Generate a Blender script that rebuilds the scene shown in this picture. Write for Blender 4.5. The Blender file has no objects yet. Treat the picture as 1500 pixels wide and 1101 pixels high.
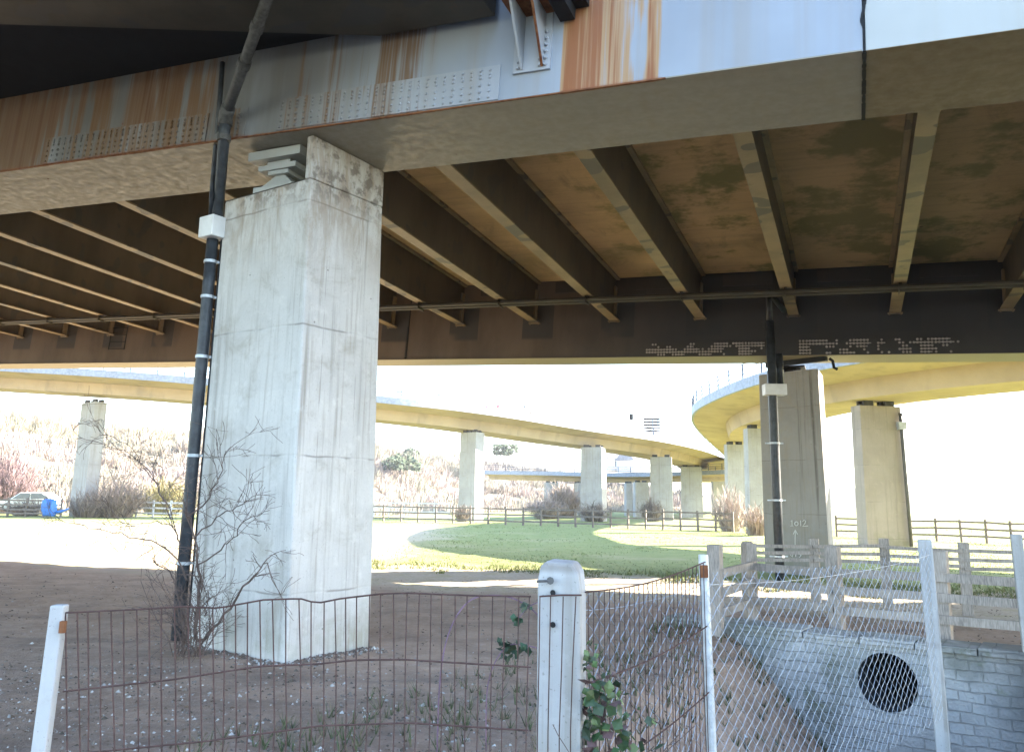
import bpy, bmesh, math, random
from mathutils import Vector, Matrix, noise as mnoise
R = math.radians
C = bpy.context.scene.collection
scene = bpy.context.scene

# ------------------------------------------------------------------ camera
EYE = 1.7; FPX = 1210.0
PITCH = math.atan(0.19); ROLL = 0.015
Fv = Vector((0, math.cos(PITCH), math.sin(PITCH)))
U0 = Vector((0, -math.sin(PITCH), math.cos(PITCH))); R0 = Vector((1, 0, 0))
Rv = R0 * math.cos(ROLL) + U0 * math.sin(ROLL)
Uv = U0 * math.cos(ROLL) - R0 * math.sin(ROLL)
CAM = Vector((0, 0, EYE))
cam_d = bpy.data.cameras.new('camera'); cam = bpy.data.objects.new('camera', cam_d); C.objects.link(cam)
cam.matrix_world = Matrix(((Rv.x, Uv.x, -Fv.x, 0), (Rv.y, Uv.y, -Fv.y, 0), (Rv.z, Uv.z, -Fv.z, EYE), (0, 0, 0, 1)))
cam_d.sensor_width = 36; cam_d.lens = 36 * FPX / 1500
cam_d.shift_y = -50.5 / 1500
cam_d.clip_start = 0.05; cam_d.clip_end = 9000
scene.camera = cam

# ------------------------------------------------------------------ light
SUN_AZ = math.atan2(15, 3.75)          # to the right of the view direction (+Y)
SUN_EL = math.atan2(7.3, math.hypot(15, 3.75))
world = bpy.data.worlds.new('World'); scene.world = world; world.use_nodes = True
wn = world.node_tree.nodes; wl = world.node_tree.links
sky = wn.new('ShaderNodeTexSky'); sky.sky_type = 'NISHITA'; sky.sun_disc = False
sky.sun_elevation = SUN_EL; sky.sun_rotation = SUN_AZ
sky.air_density = 1.0; sky.dust_density = .5; sky.ozone_density = 1.6
wl.new(sky.outputs[0], wn['Background'].inputs[0]); wn['Background'].inputs[1].default_value = 0.115
sun_d = bpy.data.lights.new('sun', 'SUN'); sun = bpy.data.objects.new('sun', sun_d); C.objects.link(sun)
sun_d.energy = 5.0; sun_d.angle = R(0.53); sun_d.color = (1.0, 0.90, 0.76)
sdir = Vector((math.sin(SUN_AZ) * math.cos(SUN_EL), math.cos(SUN_AZ) * math.cos(SUN_EL), math.sin(SUN_EL)))
sun.rotation_euler = (-sdir).to_track_quat('-Z', 'Y').to_euler(); sun.location = (40, 10, 40)
scene.view_settings.view_transform = 'Standard'; scene.view_settings.look = 'None'
scene.view_settings.gamma = 1.0; scene.view_settings.exposure = 3.5
scene.cycles.max_bounces = 8; scene.cycles.diffuse_bounces = 5; scene.cycles.transparent_max_bounces = 6

# ------------------------------------------------------------------ photo geometry
def ray(x, y): return Fv + Rv * ((x - 750) / FPX) - Uv * ((y - 500) / FPX)
def gz(x, y, z=0.0):
    d = ray(x, y); return CAM + d * ((z - EYE) / d.z)
def atY(x, y, Y):
    d = ray(x, y); return CAM + d * (Y / d.y)
def proj(P):
    v = Vector(P) - CAM; w = v.dot(Fv); return 750 + FPX * v.dot(Rv) / w, 500 - FPX * v.dot(Uv) / w
def plane(x, y, O, nn):
    d = ray(x, y); return CAM + d * ((O - CAM).dot(nn) / d.dot(nn))

# ------------------------------------------------------------------ helpers
class MB:
    def __init__(s): s.v = []; s.f = []; s.col = None
    def add(s, vs, fs):
        o = len(s.v); s.v += [tuple(v) for v in vs]; s.f += [tuple(i + o for i in f) for f in fs]
    def box(s, x0, x1, y0, y1, z0, z1):
        s.add([(x0, y0, z0), (x1, y0, z0), (x1, y1, z0), (x0, y1, z0), (x0, y0, z1), (x1, y0, z1), (x1, y1, z1), (x0, y1, z1)],
              [(0, 3, 2, 1), (4, 5, 6, 7), (0, 1, 5, 4), (1, 2, 6, 5), (2, 3, 7, 6), (3, 0, 4, 7)])
    def prism(s, bot, top):
        k = len(bot)
        s.add(list(bot) + list(top), [tuple(range(k))[::-1], tuple(range(k, 2 * k))] + [(i, (i + 1) % k, k + (i + 1) % k, k + i) for i in range(k)])
    def obox(s, p, ax, ay, az, w, d, h):        # centred on p in x/y, p at the bottom
        p = Vector(p); a = ax * (w / 2); b = ay * (d / 2); c = az * h
        s.prism([p - a - b, p + a - b, p + a + b, p - a + b], [p - a - b + c, p + a - b + c, p + a + b + c, p - a + b + c])
    def bar(s, p, q, w, h):
        p = Vector(p); q = Vector(q); d = (q - p).normalized()
        up = Vector((0, 0, 1)) if abs(d.z) < .9 else Vector((0, 1, 0))
        a = d.cross(up).normalized() * (w / 2); b = a.cross(d).normalized() * (h / 2)
        s.prism([p - a - b, p + a - b, p + a + b, p - a + b], [q - a - b, q + a - b, q + a + b, q - a + b])
    def tube(s, pts, r, seg=6, caps=True):
        pts = [Vector(p) for p in pts]; n = len(pts)
        rs = r if isinstance(r, (list, tuple)) else [r] * n
        base = len(s.v); prev = None
        for i, p in enumerate(pts):
            d = (pts[min(i + 1, n - 1)] - pts[max(i - 1, 0)])
            d = d.normalized() if d.length > 1e-9 else Vector((0, 0, 1))
            if prev is None:
                a = d.orthogonal().normalized()
            else:
                a = prev - d * prev.dot(d); a = a.normalized() if a.length > 1e-6 else d.orthogonal().normalized()
            prev = a; b = d.cross(a)
            for k in range(seg):
                t = 2 * math.pi * k / seg
                s.v.append(tuple(p + (a * math.cos(t) + b * math.sin(t)) * rs[i]))
        for i in range(n - 1):
            for k in range(seg):
                k2 = (k + 1) % seg
                s.f.append((base + i * seg + k, base + i * seg + k2, base + (i + 1) * seg + k2, base + (i + 1) * seg + k))
        if caps:
            s.f.append(tuple(base + k for k in range(seg))[::-1]); s.f.append(tuple(base + (n - 1) * seg + k for k in range(seg)))
    def sweep(s, path, sect, side):             # sect: (offset, height) loop, side: per-point lateral vector
        k = len(sect); base = len(s.v)
        for p, sd in zip(path, side):
            for o, h in sect: s.v.append(tuple(p + sd * o + Vector((0, 0, h))))
        for i in range(len(path) - 1):
            for j in range(k):
                j2 = (j + 1) % k
                s.f.append((base + i * k + j, base + i * k + j2, base + (i + 1) * k + j2, base + (i + 1) * k + j))
        s.f.append(tuple(base + j for j in range(k))[::-1]); s.f.append(tuple(base + (len(path) - 1) * k + j for j in range(k)))
    def dome(s, p, nrm, r, h, seg=7):
        p = Vector(p); nrm = Vector(nrm).normalized(); a = nrm.orthogonal().normalized(); b = nrm.cross(a)
        vs = [p + (a * math.cos(2 * math.pi * k / seg) + b * math.sin(2 * math.pi * k / seg)) * r for k in range(seg)]
        vs += [p + nrm * h + (a * math.cos(2 * math.pi * k / seg) + b * math.sin(2 * math.pi * k / seg)) * r * .6 for k in range(seg)]
        s.add(vs, [(k, (k + 1) % seg, seg + (k + 1) % seg, seg + k) for k in range(seg)] + [tuple(range(seg, 2 * seg))])
    def build(s, name, mat, parent=None, local=False, smooth=False, bevel=0, origin=None):
        me = bpy.data.meshes.new(name)
        vs = s.v
        o = bpy.data.objects.new(name, me)
        if parent is not None:
            root = parent
            while root.parent: root = root.parent
            o.parent = parent
            if not local:
                mi = root.matrix_basis.inverted(); vs = [tuple(mi @ Vector(v)) for v in vs]
        elif not local:
            if origin is None:
                xs = [v[0] for v in vs]; ys = [v[1] for v in vs]
                origin = Vector(((min(xs) + max(xs)) / 2, (min(ys) + max(ys)) / 2, min(v[2] for v in vs)))
            origin = Vector(origin); o.location = origin
            vs = [(v[0] - origin.x, v[1] - origin.y, v[2] - origin.z) for v in vs]
        me.from_pydata(vs, [], s.f); me.update()
        bm = bmesh.new(); bm.from_mesh(me); bmesh.ops.recalc_face_normals(bm, faces=bm.faces); bm.to_mesh(me); bm.free()
        if smooth:
            for p in me.polygons: p.use_smooth = True
        if mat: me.materials.append(mat)
        C.objects.link(o)
        if bevel:
            b = o.modifiers.new('bevel', 'BEVEL'); b.width = bevel; b.segments = 2; b.limit_method = 'ANGLE'; b.angle_limit = R(40)
        return o

def tag(o, label=None, cat=None, group=None, kind=None):
    if label: o['label'] = label
    if cat: o['category'] = cat
    if group: o['group'] = group
    if kind: o['kind'] = kind
    return o
def empty(name, loc, rot=None):
    o = bpy.data.objects.new(name, None); o.empty_display_size = .2
    mx = Matrix.Translation(Vector(loc))
    if rot is not None: mx = mx @ rot.to_4x4()
    o.matrix_basis = mx; C.objects.link(o); return o
def copy_tree(o, parent=None):
    c = o.copy(); C.objects.link(c)
    if parent is not None: c.parent = parent
    for ch in list(o.children): copy_tree(ch, c)
    return c
def setcol(o, cols):                            # one colour per face corner
    a = o.data.color_attributes.new('Col', 'FLOAT_COLOR', 'CORNER')
    flat = []
    for p in o.data.polygons:
        flat += list(cols[p.index]) * p.loop_total
    a.data.foreach_set('color', flat)
def catmull(pts, n=8):
    pts = [Vector(p) for p in pts]; out = []
    for i in range(len(pts) - 1):
        p0 = pts[max(i - 1, 0)]; p1 = pts[i]; p2 = pts[i + 1]; p3 = pts[min(i + 2, len(pts) - 1)]
        for k in range(n):
            t = k / n
            out.append(.5 * ((2 * p1) + (p2 - p0) * t + (2 * p0 - 5 * p1 + 4 * p2 - p3) * t * t + (3 * p1 - p0 - 3 * p2 + p3) * t ** 3))
    out.append(pts[-1]); return out

# ------------------------------------------------------------------ materials
class NT:
    def __init__(s, name, rough=.85, metal=0, spec=.3):
        s.m = bpy.data.materials.new(name); s.m.use_nodes = True; s.t = s.m.node_tree; s.N = s.t.nodes; s.L = s.t.links
        s.b = s.N['Principled BSDF']; s.b.inputs['Roughness'].default_value = rough; s.b.inputs['Metallic'].default_value = metal
        s.b.inputs['Specular IOR Level'].default_value = spec
        s.tc = s.N.new('ShaderNodeTexCoord'); s.obj = s.tc.outputs['Object']; s._sep = None
    def put(s, sock, v):
        if hasattr(v, 'is_linked') or hasattr(v, 'links'): s.L.new(v, sock)
        elif isinstance(v, (tuple, list)) and len(v) == 3 and sock.type == 'RGBA': sock.default_value = (*v, 1)
        else: sock.default_value = v
    def xyz(s):
        if s._sep is None:
            n = s.N.new('ShaderNodeSeparateXYZ'); s.L.new(s.obj, n.inputs[0]); s._sep = n.outputs
        return s._sep
    def map(s, scale=(1, 1, 1), loc=(0, 0, 0), rot=(0, 0, 0), vec=None):
        n = s.N.new('ShaderNodeMapping'); s.L.new(vec or s.obj, n.inputs[0])
        n.inputs['Scale'].default_value = scale; n.inputs['Location'].default_value = loc; n.inputs['Rotation'].default_value = rot
        return n.outputs[0]
    def noise(s, scale, detail=4, rough=.55, vec=None, dist=0):
        n = s.N.new('ShaderNodeTexNoise'); s.L.new(vec or s.obj, n.inputs['Vector'])
        n.inputs['Scale'].default_value = scale; n.inputs['Detail'].default_value = detail
        n.inputs['Roughness'].default_value = rough; n.inputs['Distortion'].default_value = dist
        return n.outputs['Fac']
    def vor(s, scale, vec=None, feature='F1', out='Distance'):
        n = s.N.new('ShaderNodeTexVoronoi'); s.L.new(vec or s.obj, n.inputs['Vector']); n.feature = feature
        n.inputs['Scale'].default_value = scale; return n.outputs[out]
    def math(s, op, a, b=0.0, c=0.0):
        n = s.N.new('ShaderNodeMath'); n.operation = op
        s.put(n.inputs[0], a); s.put(n.inputs[1], b)
        if op in ('MULTIPLY_ADD', 'SMOOTH_MIN', 'SMOOTH_MAX'): s.put(n.inputs[2], c)
        return n.outputs[0]
    def rng(s, v, a, b, c=0.0, d=1.0, smooth=True):
        n = s.N.new('ShaderNodeMapRange'); n.interpolation_type = 'SMOOTHSTEP' if smooth else 'LINEAR'
        s.put(n.inputs[0], v)
        for i, q in enumerate((a, b, c, d)): n.inputs[1 + i].default_value = q
        return n.outputs[0]
    def ramp(s, v, stops, interp='LINEAR'):
        n = s.N.new('ShaderNodeValToRGB'); s.put(n.inputs[0], v); e = n.color_ramp.elements; n.color_ramp.interpolation = interp
        while len(e) < len(stops): e.new(.5)
        for el, (p, c) in zip(e, stops):
            el.position = p; el.color = (*c, 1) if isinstance(c, (tuple, list)) else (c, c, c, 1)
        return n.outputs[0]
    def mix(s, f, a, b, mode='MIX'):
        n = s.N.new('ShaderNodeMix'); n.data_type = 'RGBA'; n.blend_type = mode; n.clamp_factor = True
        s.put(n.inputs[0], f); s.put(n.inputs[6], a); s.put(n.inputs[7], b); return n.outputs[2]
    def attr(s, name='Col'):
        n = s.N.new('ShaderNodeVertexColor'); n.layer_name = name; return n.outputs[0]
    def out(s, col, bump=None, strength=.3, dist=.02, rough=None):
        s.put(s.b.inputs['Base Color'], col)
        if bump is not None:
            n = s.N.new('ShaderNodeBump'); n.inputs['Strength'].default_value = strength; n.inputs['Distance'].default_value = dist
            s.L.new(bump, n.inputs['Height']); s.L.new(n.outputs[0], s.b.inputs['Normal'])
        if rough is not None: s.put(s.b.inputs['Roughness'], rough)
        return s.m

def mat_concrete(name, base=(.60, .58, .55), dark=(.22, .20, .17), stain=.6, lift=1.47, phase=.05, green=0.3, top=None):
    t = NT(name, .9); x, y, z = t.xyz()
    big = t.noise(.9, 5, .6); fine = t.noise(38, 3, .6); mid = t.noise(6, 5, .65)
    run = t.noise(1, 4, .6, vec=t.map((5.5, 5.5, .22)))
    run2 = t.noise(1, 3, .6, vec=t.map((22, 22, .9), (3, 1, 0)))
    col = t.mix(t.rng(big, .35, .7), base, tuple(b * .82 for b in base))
    col = t.mix(t.math('MULTIPLY', t.rng(run, .52, .74), stain), col, dark)
    col = t.mix(t.math('MULTIPLY', t.rng(run2, .52, .72), .5 * stain), col, (.26, .22, .17))
    col = t.mix(t.math('MULTIPLY', t.rng(mid, .55, .72), .35), col, tuple(min(1, b * 1.25) for b in base))
    # lift joints and board lines
    zw = t.math('ADD', z, t.math('MULTIPLY', t.math('SUBTRACT', t.noise(2.2, 3), .5), .05))
    fz = t.math('FRACT', t.math('ADD', t.math('DIVIDE', zw, lift), phase))
    joint = t.rng(t.math('ABSOLUTE', t.math('SUBTRACT', fz, .5)), .012, .002)
    lev = t.math('FLOOR', t.math('ADD', t.math('DIVIDE', zw, lift), phase))
    wv = t.N.new('ShaderNodeTexWhiteNoise'); wv.noise_dimensions = '1D'; t.L.new(lev, wv.inputs['W'])
    col = t.mix(t.math('MULTIPLY', wv.outputs['Value'], .22), col, tuple(b * .72 for b in base))   # each pour its own shade
    blot = t.noise(1.7, 6, .72, dist=.6)
    col = t.mix(t.math('MULTIPLY', t.rng(blot, .50, .72), .45 * stain + .1), col, (.29, .255, .20))
    spk = t.math('MULTIPLY', t.rng(t.noise(70, 2, .5), .66, .72), .5)
    col = t.mix(spk, col, (.16, .145, .125))
    hd = t.math('ADD', t.math('MULTIPLY', x, .72), t.math('MULTIPLY', y, .9))
    fx = t.math('FRACT', t.math('DIVIDE', hd, .61))
    vj = t.math('LESS_THAN', t.math('ABSOLUTE', t.math('SUBTRACT', fx, .5)), .008)
    brk = t.rng(t.noise(2.3, 2), .42, .58)
    lines = t.math('MAXIMUM', t.math('MULTIPLY', joint, .6), t.math('MULTIPLY', t.math('MULTIPLY', vj, .5), brk))
    col = t.mix(t.math('MULTIPLY', lines, brk), col, (.17, .15, .13))
    hole = t.math('LESS_THAN', t.vor(3.1), .035)
    col = t.mix(t.math('MULTIPLY', hole, .7), col, (.12, .11, .10))
    moss = t.math('MULTIPLY', t.rng(z, .9, .05), t.rng(t.noise(3.5, 4), .42, .66))
    col = t.mix(t.math('MULTIPLY', moss, green), col, (.20, .20, .10))
    if top:                                  # rusty brown seepage from the bearing shelf
        sp_ = t.noise(1, 5, .7, vec=t.map((3.4, 3.4, .8), (1, 6, 3)), dist=.4)
        col = t.mix(t.math('MULTIPLY', t.math('MULTIPLY', t.rng(z, top - 1.5, top), t.rng(sp_, .40, .62)), .7), col, (.27, .19, .12))
        col = t.mix(t.math('MULTIPLY', t.math('MULTIPLY', t.rng(z, top - .5, top), t.rng(mid, .46, .6)), .75), col, (.13, .105, .085))
    col = t.mix(t.math('MULTIPLY', fine, .16), col, (.20, .19, .18))
    h = t.math('SUBTRACT', t.math('ADD', t.math('MULTIPLY', fine, .25), mid), t.math('MULTIPLY', lines, 1.2))
    return t.out(col, h, .35, .012)

def mat_rampconc(name='ramp_concrete'):
    t = NT(name, .9)
    big = t.noise(.35, 5, .6); run = t.noise(1, 4, .6, vec=t.map((.9, .9, .12))); fine = t.noise(12, 3)
    col = t.mix(t.rng(big, .3, .7), (.47, .355, .225), (.38, .285, .18))
    col = t.mix(t.math('MULTIPLY', t.rng(run, .5, .75), .5), col, (.20, .17, .13))
    col = t.mix(t.math('MULTIPLY', fine, .15), col, (.2, .18, .15))
    return t.out(col, fine, .2, .02)

def mat_girder(name, base, zones, dirt=.3, dirtcol=(.25, .20, .13), under=(.25, .225, .18)):
    """painted steel; rust runs straight down from the slab where zones (along the girder) say so"""
    t = NT(name, .42, 0, .45); x, y, z = t.xyz()
    col = t.mix(t.rng(t.noise(.7, 4), .35, .7), base, tuple(b * .85 for b in base))
    lay = t.noise(1, 4, .6, vec=t.map((.6, 5, 1)))
    col = t.mix(t.rng(z, .012, .006), col, t.mix(t.rng(lay, .35, .7), under, tuple(b * .92 for b in under)))     # underside browned: dirt, plus tan ground bounce put into the colour
    st1 = t.noise(1, 5, .65, vec=t.map((9, 9, .22)))
    st2 = t.noise(1, 4, .6, vec=t.map((34, 34, .5), (7, 0, 0)))
    st3 = t.noise(1, 3, .6, vec=t.map((4, 4, .1), (2, 0, 0)))
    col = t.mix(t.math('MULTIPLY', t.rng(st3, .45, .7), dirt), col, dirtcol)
    if zones:
        left_shade = t.math('MULTIPLY', t.math('MULTIPLY', t.rng(t.noise(1, 4, .6, vec=t.map((1.6, 1.6, .25), (9, 0, 0))), .25, .6, .55, 1), t.rng(x, 1.6, -.6)), .85)
        col = t.mix(t.math('MULTIPLY', left_shade, t.rng(z, .012, .02)), col, (.105, .095, .085))      # shade under the joining deck painted into the left length
        zn = t.ramp(t.rng(x, -8, 8, 0, 1, False), [((u + 8) / 16, k) for u, k in zones])
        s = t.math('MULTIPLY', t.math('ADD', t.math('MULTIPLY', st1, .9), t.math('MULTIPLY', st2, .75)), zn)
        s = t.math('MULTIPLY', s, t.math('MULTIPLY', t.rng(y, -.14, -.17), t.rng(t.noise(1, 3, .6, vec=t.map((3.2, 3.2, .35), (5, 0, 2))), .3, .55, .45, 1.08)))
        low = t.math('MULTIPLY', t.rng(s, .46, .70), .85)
        run_tone = t.rng(x, 2.2, 3.0)                    # rust runs left of the bracket browned further, shade put into their colour
        col = t.mix(low, col, t.mix(run_tone, (.15, .075, .025), (.36, .20, .07)))
        col = t.mix(t.math('MULTIPLY', t.rng(s, .68, .98), .9), col, t.mix(run_tone, (.10, .036, .010), (.23, .075, .022)))
        edge = t.math('MULTIPLY', t.math('MULTIPLY', t.rng(z, .05, -.005), t.rng(y, -.155, -.172)), t.rng(t.math('MULTIPLY', t.noise(7, 3), t.math('ADD', zn, .35)), .28, .55))
        col = t.mix(edge, col, (.20, .055, .02))
    col = t.mix(t.math('MULTIPLY', t.math('LESS_THAN', t.vor(1.3), .02), 1.0), col, (.13, .05, .03))
    return t.out(col, t.noise(3, 3), .05, .01, rough=t.rng(st1, .3, .7, .38, .7))

def mat_understeel(name, base=(.17, .135, .095), pat=None):
    t = NT(name, .55, 0, .35); x, y, z = t.xyz()
    oi = t.N.new('ShaderNodeObjectInfo'); va = t.N.new('ShaderNodeVectorMath'); va.operation = 'ADD'; t.L.new(t.obj, va.inputs[0])
    cx = t.N.new('ShaderNodeCombineXYZ'); t.L.new(t.math('MULTIPLY', oi.outputs['Random'], 60.0), cx.inputs[1]); t.L.new(cx.outputs[0], va.inputs[1]); ov = va.outputs[0]
    st = t.noise(1, 4, .6, vec=t.map((1.2, 1.2, .4), vec=ov))
    col = t.mix(t.rng(st, .35, .7), base, tuple(b * .66 for b in base))
    if pat == 'far':
        col = t.mix(t.rng(z, .012, .004), col, (.25, .20, .13))       # underside paled, light bounced off the ground put into the colour
        # darker touch-up paint round each cross girder end
        fx = t.math('FRACT', t.math('DIVIDE', t.math('ADD', x, 1.125 - .05 + 22.5), 2.25))
        inx = t.math('LESS_THAN', t.math('ABSOLUTE', t.math('SUBTRACT', fx, .54)), .20)
        inz = t.math('MULTIPLY', t.rng(z, .50, .60), t.rng(z, 1.75, 1.55))
        w = t.math('MULTIPLY', inx, t.math('MULTIPLY', inz, t.rng(t.noise(1.1, 1), .30, .42)))
        col = t.mix(t.math('MULTIPLY', w, .8), col, (.045, .042, .04))
        col = t.mix(t.math('MULTIPLY', t.math('MULTIPLY', t.rng(x, -3.0, 2.4), t.rng(z, .004, .014)), .9), col, (.036, .037, .040))  # right half darkened: fading ground bounce painted into the colour
    else:
        p = t.math('MULTIPLY', t.rng(t.noise(1, 1, vec=t.map((1.6, 2.1, 1.6), vec=ov)), .615, .635), .75)
        rs_ = t.math('MULTIPLY', t.rng(t.noise(6, 5, .7, vec=ov), .60, .75), .6); col = t.mix(rs_, col, (.10, .05, .025))
        col = t.mix(p, col, (.05, .045, .04))
    return t.out(col, t.noise(14, 3), .1, .01)

def mat_slab(name='slab_soffit'):
    t = NT(name, .92); x, y, z = t.xyz()
    big = t.noise(.55, 5, .62); fine = t.noise(16, 4); ln = t.noise(1, 4, .6, vec=t.map((.35, 7, 1)))
    col = t.mix(t.rng(big, .3, .72), (.52, .345, .185), (.37, .245, .13))
    col = t.mix(t.math('MULTIPLY', t.rng(ln, .45, .75), .4), col, (.24, .18, .11))
    leak = t.math('MULTIPLY', t.rng(t.noise(1, 5, .7, vec=t.map((1.1, .5, 1), (2, 7, 0)), dist=.5), .54, .70), .6)
    col = t.mix(leak, col, (.20, .145, .09))
    effl = t.math('MULTIPLY', t.rng(t.noise(1, 6, .75, vec=t.map((2.2, .7, 1), (1, 3, 0)), dist=.8), .64, .72), .4)
    col = t.mix(effl, col, (.50, .43, .33))
    g = t.math('MULTIPLY', t.rng(t.noise(.8, 5, .65, vec=t.map((1, 1, 1), (4, 2, 0))), .46, .62), t.rng(x, -1.5, 4.0, .2, 1.0))
    col = t.mix(g, col, (.11, .11, .035))
    col = t.mix(t.math('MULTIPLY', t.rng(x, 1.0, 6.0), .45), col, (.16, .125, .085))
    fy = t.math('FRACT', t.math('DIVIDE', y, .45))
    ld = t.math('LESS_THAN', fy, .02)
    col = t.mix(t.math('MULTIPLY', ld, .5), col, (.16, .12, .08))
    spal = t.math('LESS_THAN', t.vor(.9), .03)
    col = t.mix(t.math('MULTIPLY', spal, .8), col, (.05, .04, .03))
    col = t.mix(t.math('MULTIPLY', fine, .25), col, (.20, .15, .09))
    return t.out(col, t.math('ADD', fine, ld), .3, .015)

def mat_simple(name, base, var=.25, scale=8, rough=.8, metal=0, bump=.2, dark=None, stretch=None):
    t = NT(name, rough, metal); v = t.map(stretch) if stretch else None
    n1 = t.noise(scale, 5, .6, vec=v); n2 = t.noise(scale * .13, 3)
    col = t.mix(t.rng(n1, .3, .7), base, dark or tuple(b * (1 - var * 1.6) for b in base))
    col = t.mix(t.math('MULTIPLY', t.rng(n2, .4, .7), var), col, tuple(min(1, b * 1.35) for b in base))
    return t.out(col, n1, bump, .01)

def mat_attr(name, rough=.9, var=.3, scale=6, trans=0):
    t = NT(name, rough); n = t.noise(scale, 3)
    col = t.mix(t.math('MULTIPLY', n, var), t.attr(), (.06, .05, .04))
    return t.out(col)

def mat_ground():
    t = NT('ground', .95); x, y, z = t.xyz()
    # distance across the viaduct
    cc = t.math('ADD', t.math('MULTIPLY', t.math('ADD', x, 2.4), .382), t.math('MULTIPLY', t.math('SUBTRACT', y, 9.17), .924))
    big = t.noise(.22, 5, .6); mid = t.noise(1.6, 5, .65); fine = t.noise(11, 5, .7); vf = t.noise(45, 3, .7)
    cw = t.math('ADD', cc, t.math('MULTIPLY', t.math('SUBTRACT', big, .5), 5.0))
    cw = t.math('ADD', cw, t.math('MULTIPLY', t.math('SUBTRACT', mid, .5), 1.6))
    dirt = t.mix(t.rng(mid, .3, .7), (.41, .285, .205), (.265, .18, .13))
    dirt = t.mix(t.math('MULTIPLY', t.rng(fine, .45, .7), .6), dirt, (.46, .35, .29))
    dirt = t.mix(t.math('MULTIPLY', t.rng(vf, .55, .75), .5), dirt, (.15, .11, .088))
    rut = t.noise(1, 4, .6, vec=t.map((.28, 1.9, 1), rot=(0, 0, .39)))
    dirt = t.mix(t.math('MULTIPLY', t.rng(rut, .5, .7), .5), dirt, (.16, .115, .092))
    near_tone = t.rng(cc, -4.5, 1.5, .55, 1.0)  # bare ground gets darker towards the camera
    dirt = t.mix(1.0, dirt, near_tone, 'MULTIPLY')
    chalk = t.mix(t.rng(fine, .35, .7), (.46, .38, .29), (.33, .27, .20))
    chalk = t.mix(t.rng(mid, .45, .7), chalk, (.36, .31, .19))
    grass = t.mix(t.rng(mid, .3, .7), (.165, .195, .050), (.225, .235, .078))
    grass = t.mix(t.math('MULTIPLY', t.rng(fine, .45, .7), .55), grass, (.115, .155, .042))
    grass = t.mix(t.math('MULTIPLY', t.rng(big, .5, .75), .5), grass, (.36, .31, .19))
    a = t.rng(cw, 6.0, 7.6); b = t.rng(cw, 10.6, 12.8)
    lf = t.rng(t.math('ADD', x, t.math('MULTIPLY', t.math('SUBTRACT', big, .5), 6.0)), -2.2, -4.6)   # worn chalk track on the left
    lf = t.math('MULTIPLY', lf, t.rng(y, 56, 40))
    b = t.math('MULTIPLY', b, t.math('SUBTRACT', 1.0, t.math('MULTIPLY', lf, .8)))
    col = t.mix(a, dirt, chalk); col = t.mix(b, col, grass)
    bk = t.mix(t.rng(fine, .35, .7), (.055, .060, .030), (.085, .075, .05))      # unseen ground behind the camera, darkened to cut bounce light
    col = t.mix(t.rng(t.math('ADD', y, t.math('MULTIPLY', mid, 2.0)), 2.2, .2), col, bk)
    h = t.math('ADD', t.math('MULTIPLY', fine, .5), t.math('ADD', mid, t.math('MULTIPLY', vf, .3)))
    return t.out(col, h, .7, .06)

M = {}
M['pier'] = mat_concrete('pier_concrete', stain=.85, top=5.4)
M['pier_dirty'] = mat_concrete('stained_pier_concrete', (.30, .29, .275), (.085, .076, .066), 1.1, 1.3, .4)
M['pier_far'] = mat_concrete('ramp_pier_concrete', (.40, .385, .36), (.24, .21, .18), .7, 1.6, .2, .5)
M['pier_tan'] = mat_concrete('tan_pier_concrete', (.33, .28, .235), (.18, .15, .12), .8, 1.5, .3, .5)
M['ramp'] = mat_rampconc()
zones = [(-8, .7), (-5.0, .85), (-4.35, .90), (-3.3, .92), (-3.05, .42), (-2.8, .90), (-1.6, .82), (-1.2, .5), (-.35, .42), (-.1, .62), (.7, .55), (1.25, .78), (1.6, .68), (2.0, .25), (3.12, .25), (3.2, 1.02), (3.55, 1.1), (3.62, .7), (3.72, .98), (3.85, .7), (3.95, 1.1), (4.16, 1.0), (4.22, .1), (8, .05)]
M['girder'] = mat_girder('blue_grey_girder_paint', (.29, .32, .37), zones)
M['girder_pale'] = mat_girder('pale_girder_paint', (.38, .385, .37), None, .15, (.30, .25, .17), under=(.17, .12, .06))
M['splice'] = mat_girder('splice_paint', (.34, .36, .40), [(-8, .5), (-4.6, .72), (-1.4, .72), (-.3, .6), (.9, .66), (1.9, .55), (2.0, .1), (3.0, .1)], .3)
M['far'] = mat_understeel('far_girder_paint', (.145, .105, .075), pat='far')
M['cross'] = mat_understeel('cross_girder_paint', (.215, .155, .09))
M['cross_web_shaded'] = mat_understeel('cross_girder_web_shaded_paint', (.085, .064, .045))  # cross girder paint darkened, shade on the webs put into the colour
M['joinbox'] = mat_understeel('joining_box_paint', (.065, .054, .038))
M['black_steel'] = mat_simple('black_steel', (.012, .012, .013), .2, 5, .7)
M['slab'] = mat_slab()
M['pad'] = mat_simple('bearing_pad', (.07, .065, .06), .2, 6, .9)
M['bolt_pale'] = mat_simple('bare_bolt_metal', (.42, .38, .36), .2, 20)
M['rust'] = mat_simple('rusty_steel', (.20, .085, .035), .5, 14, .85, dark=(.10, .03, .012))
M['iron'] = mat_simple('cast_iron_pipe', (.045, .05, .058), .4, 9, .4, dark=(.02, .022, .026))
M['iron_worn'] = mat_simple('worn_iron_pipe', (.09, .088, .085), .5, 18, .5, dark=(.035, .033, .032))
M['white'] = mat_simple('white_box_plastic', (.72, .72, .72), .1, 4, .5)
M['galv'] = mat_simple('galvanised_steel', (.50, .53, .56), .2, 14, .45, .35)
M['railing'] = mat_simple('grey_railing_paint', (.27, .29, .33), .2, 6, .6)
M['rail_dark'] = mat_simple('blue_grey_rail_paint', (.07, .085, .12), .2, 6, .6)
M['timber'] = mat_simple('weathered_timber', (.40, .345, .30), .35, 14, .9, stretch=(6, 6, .6))
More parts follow.
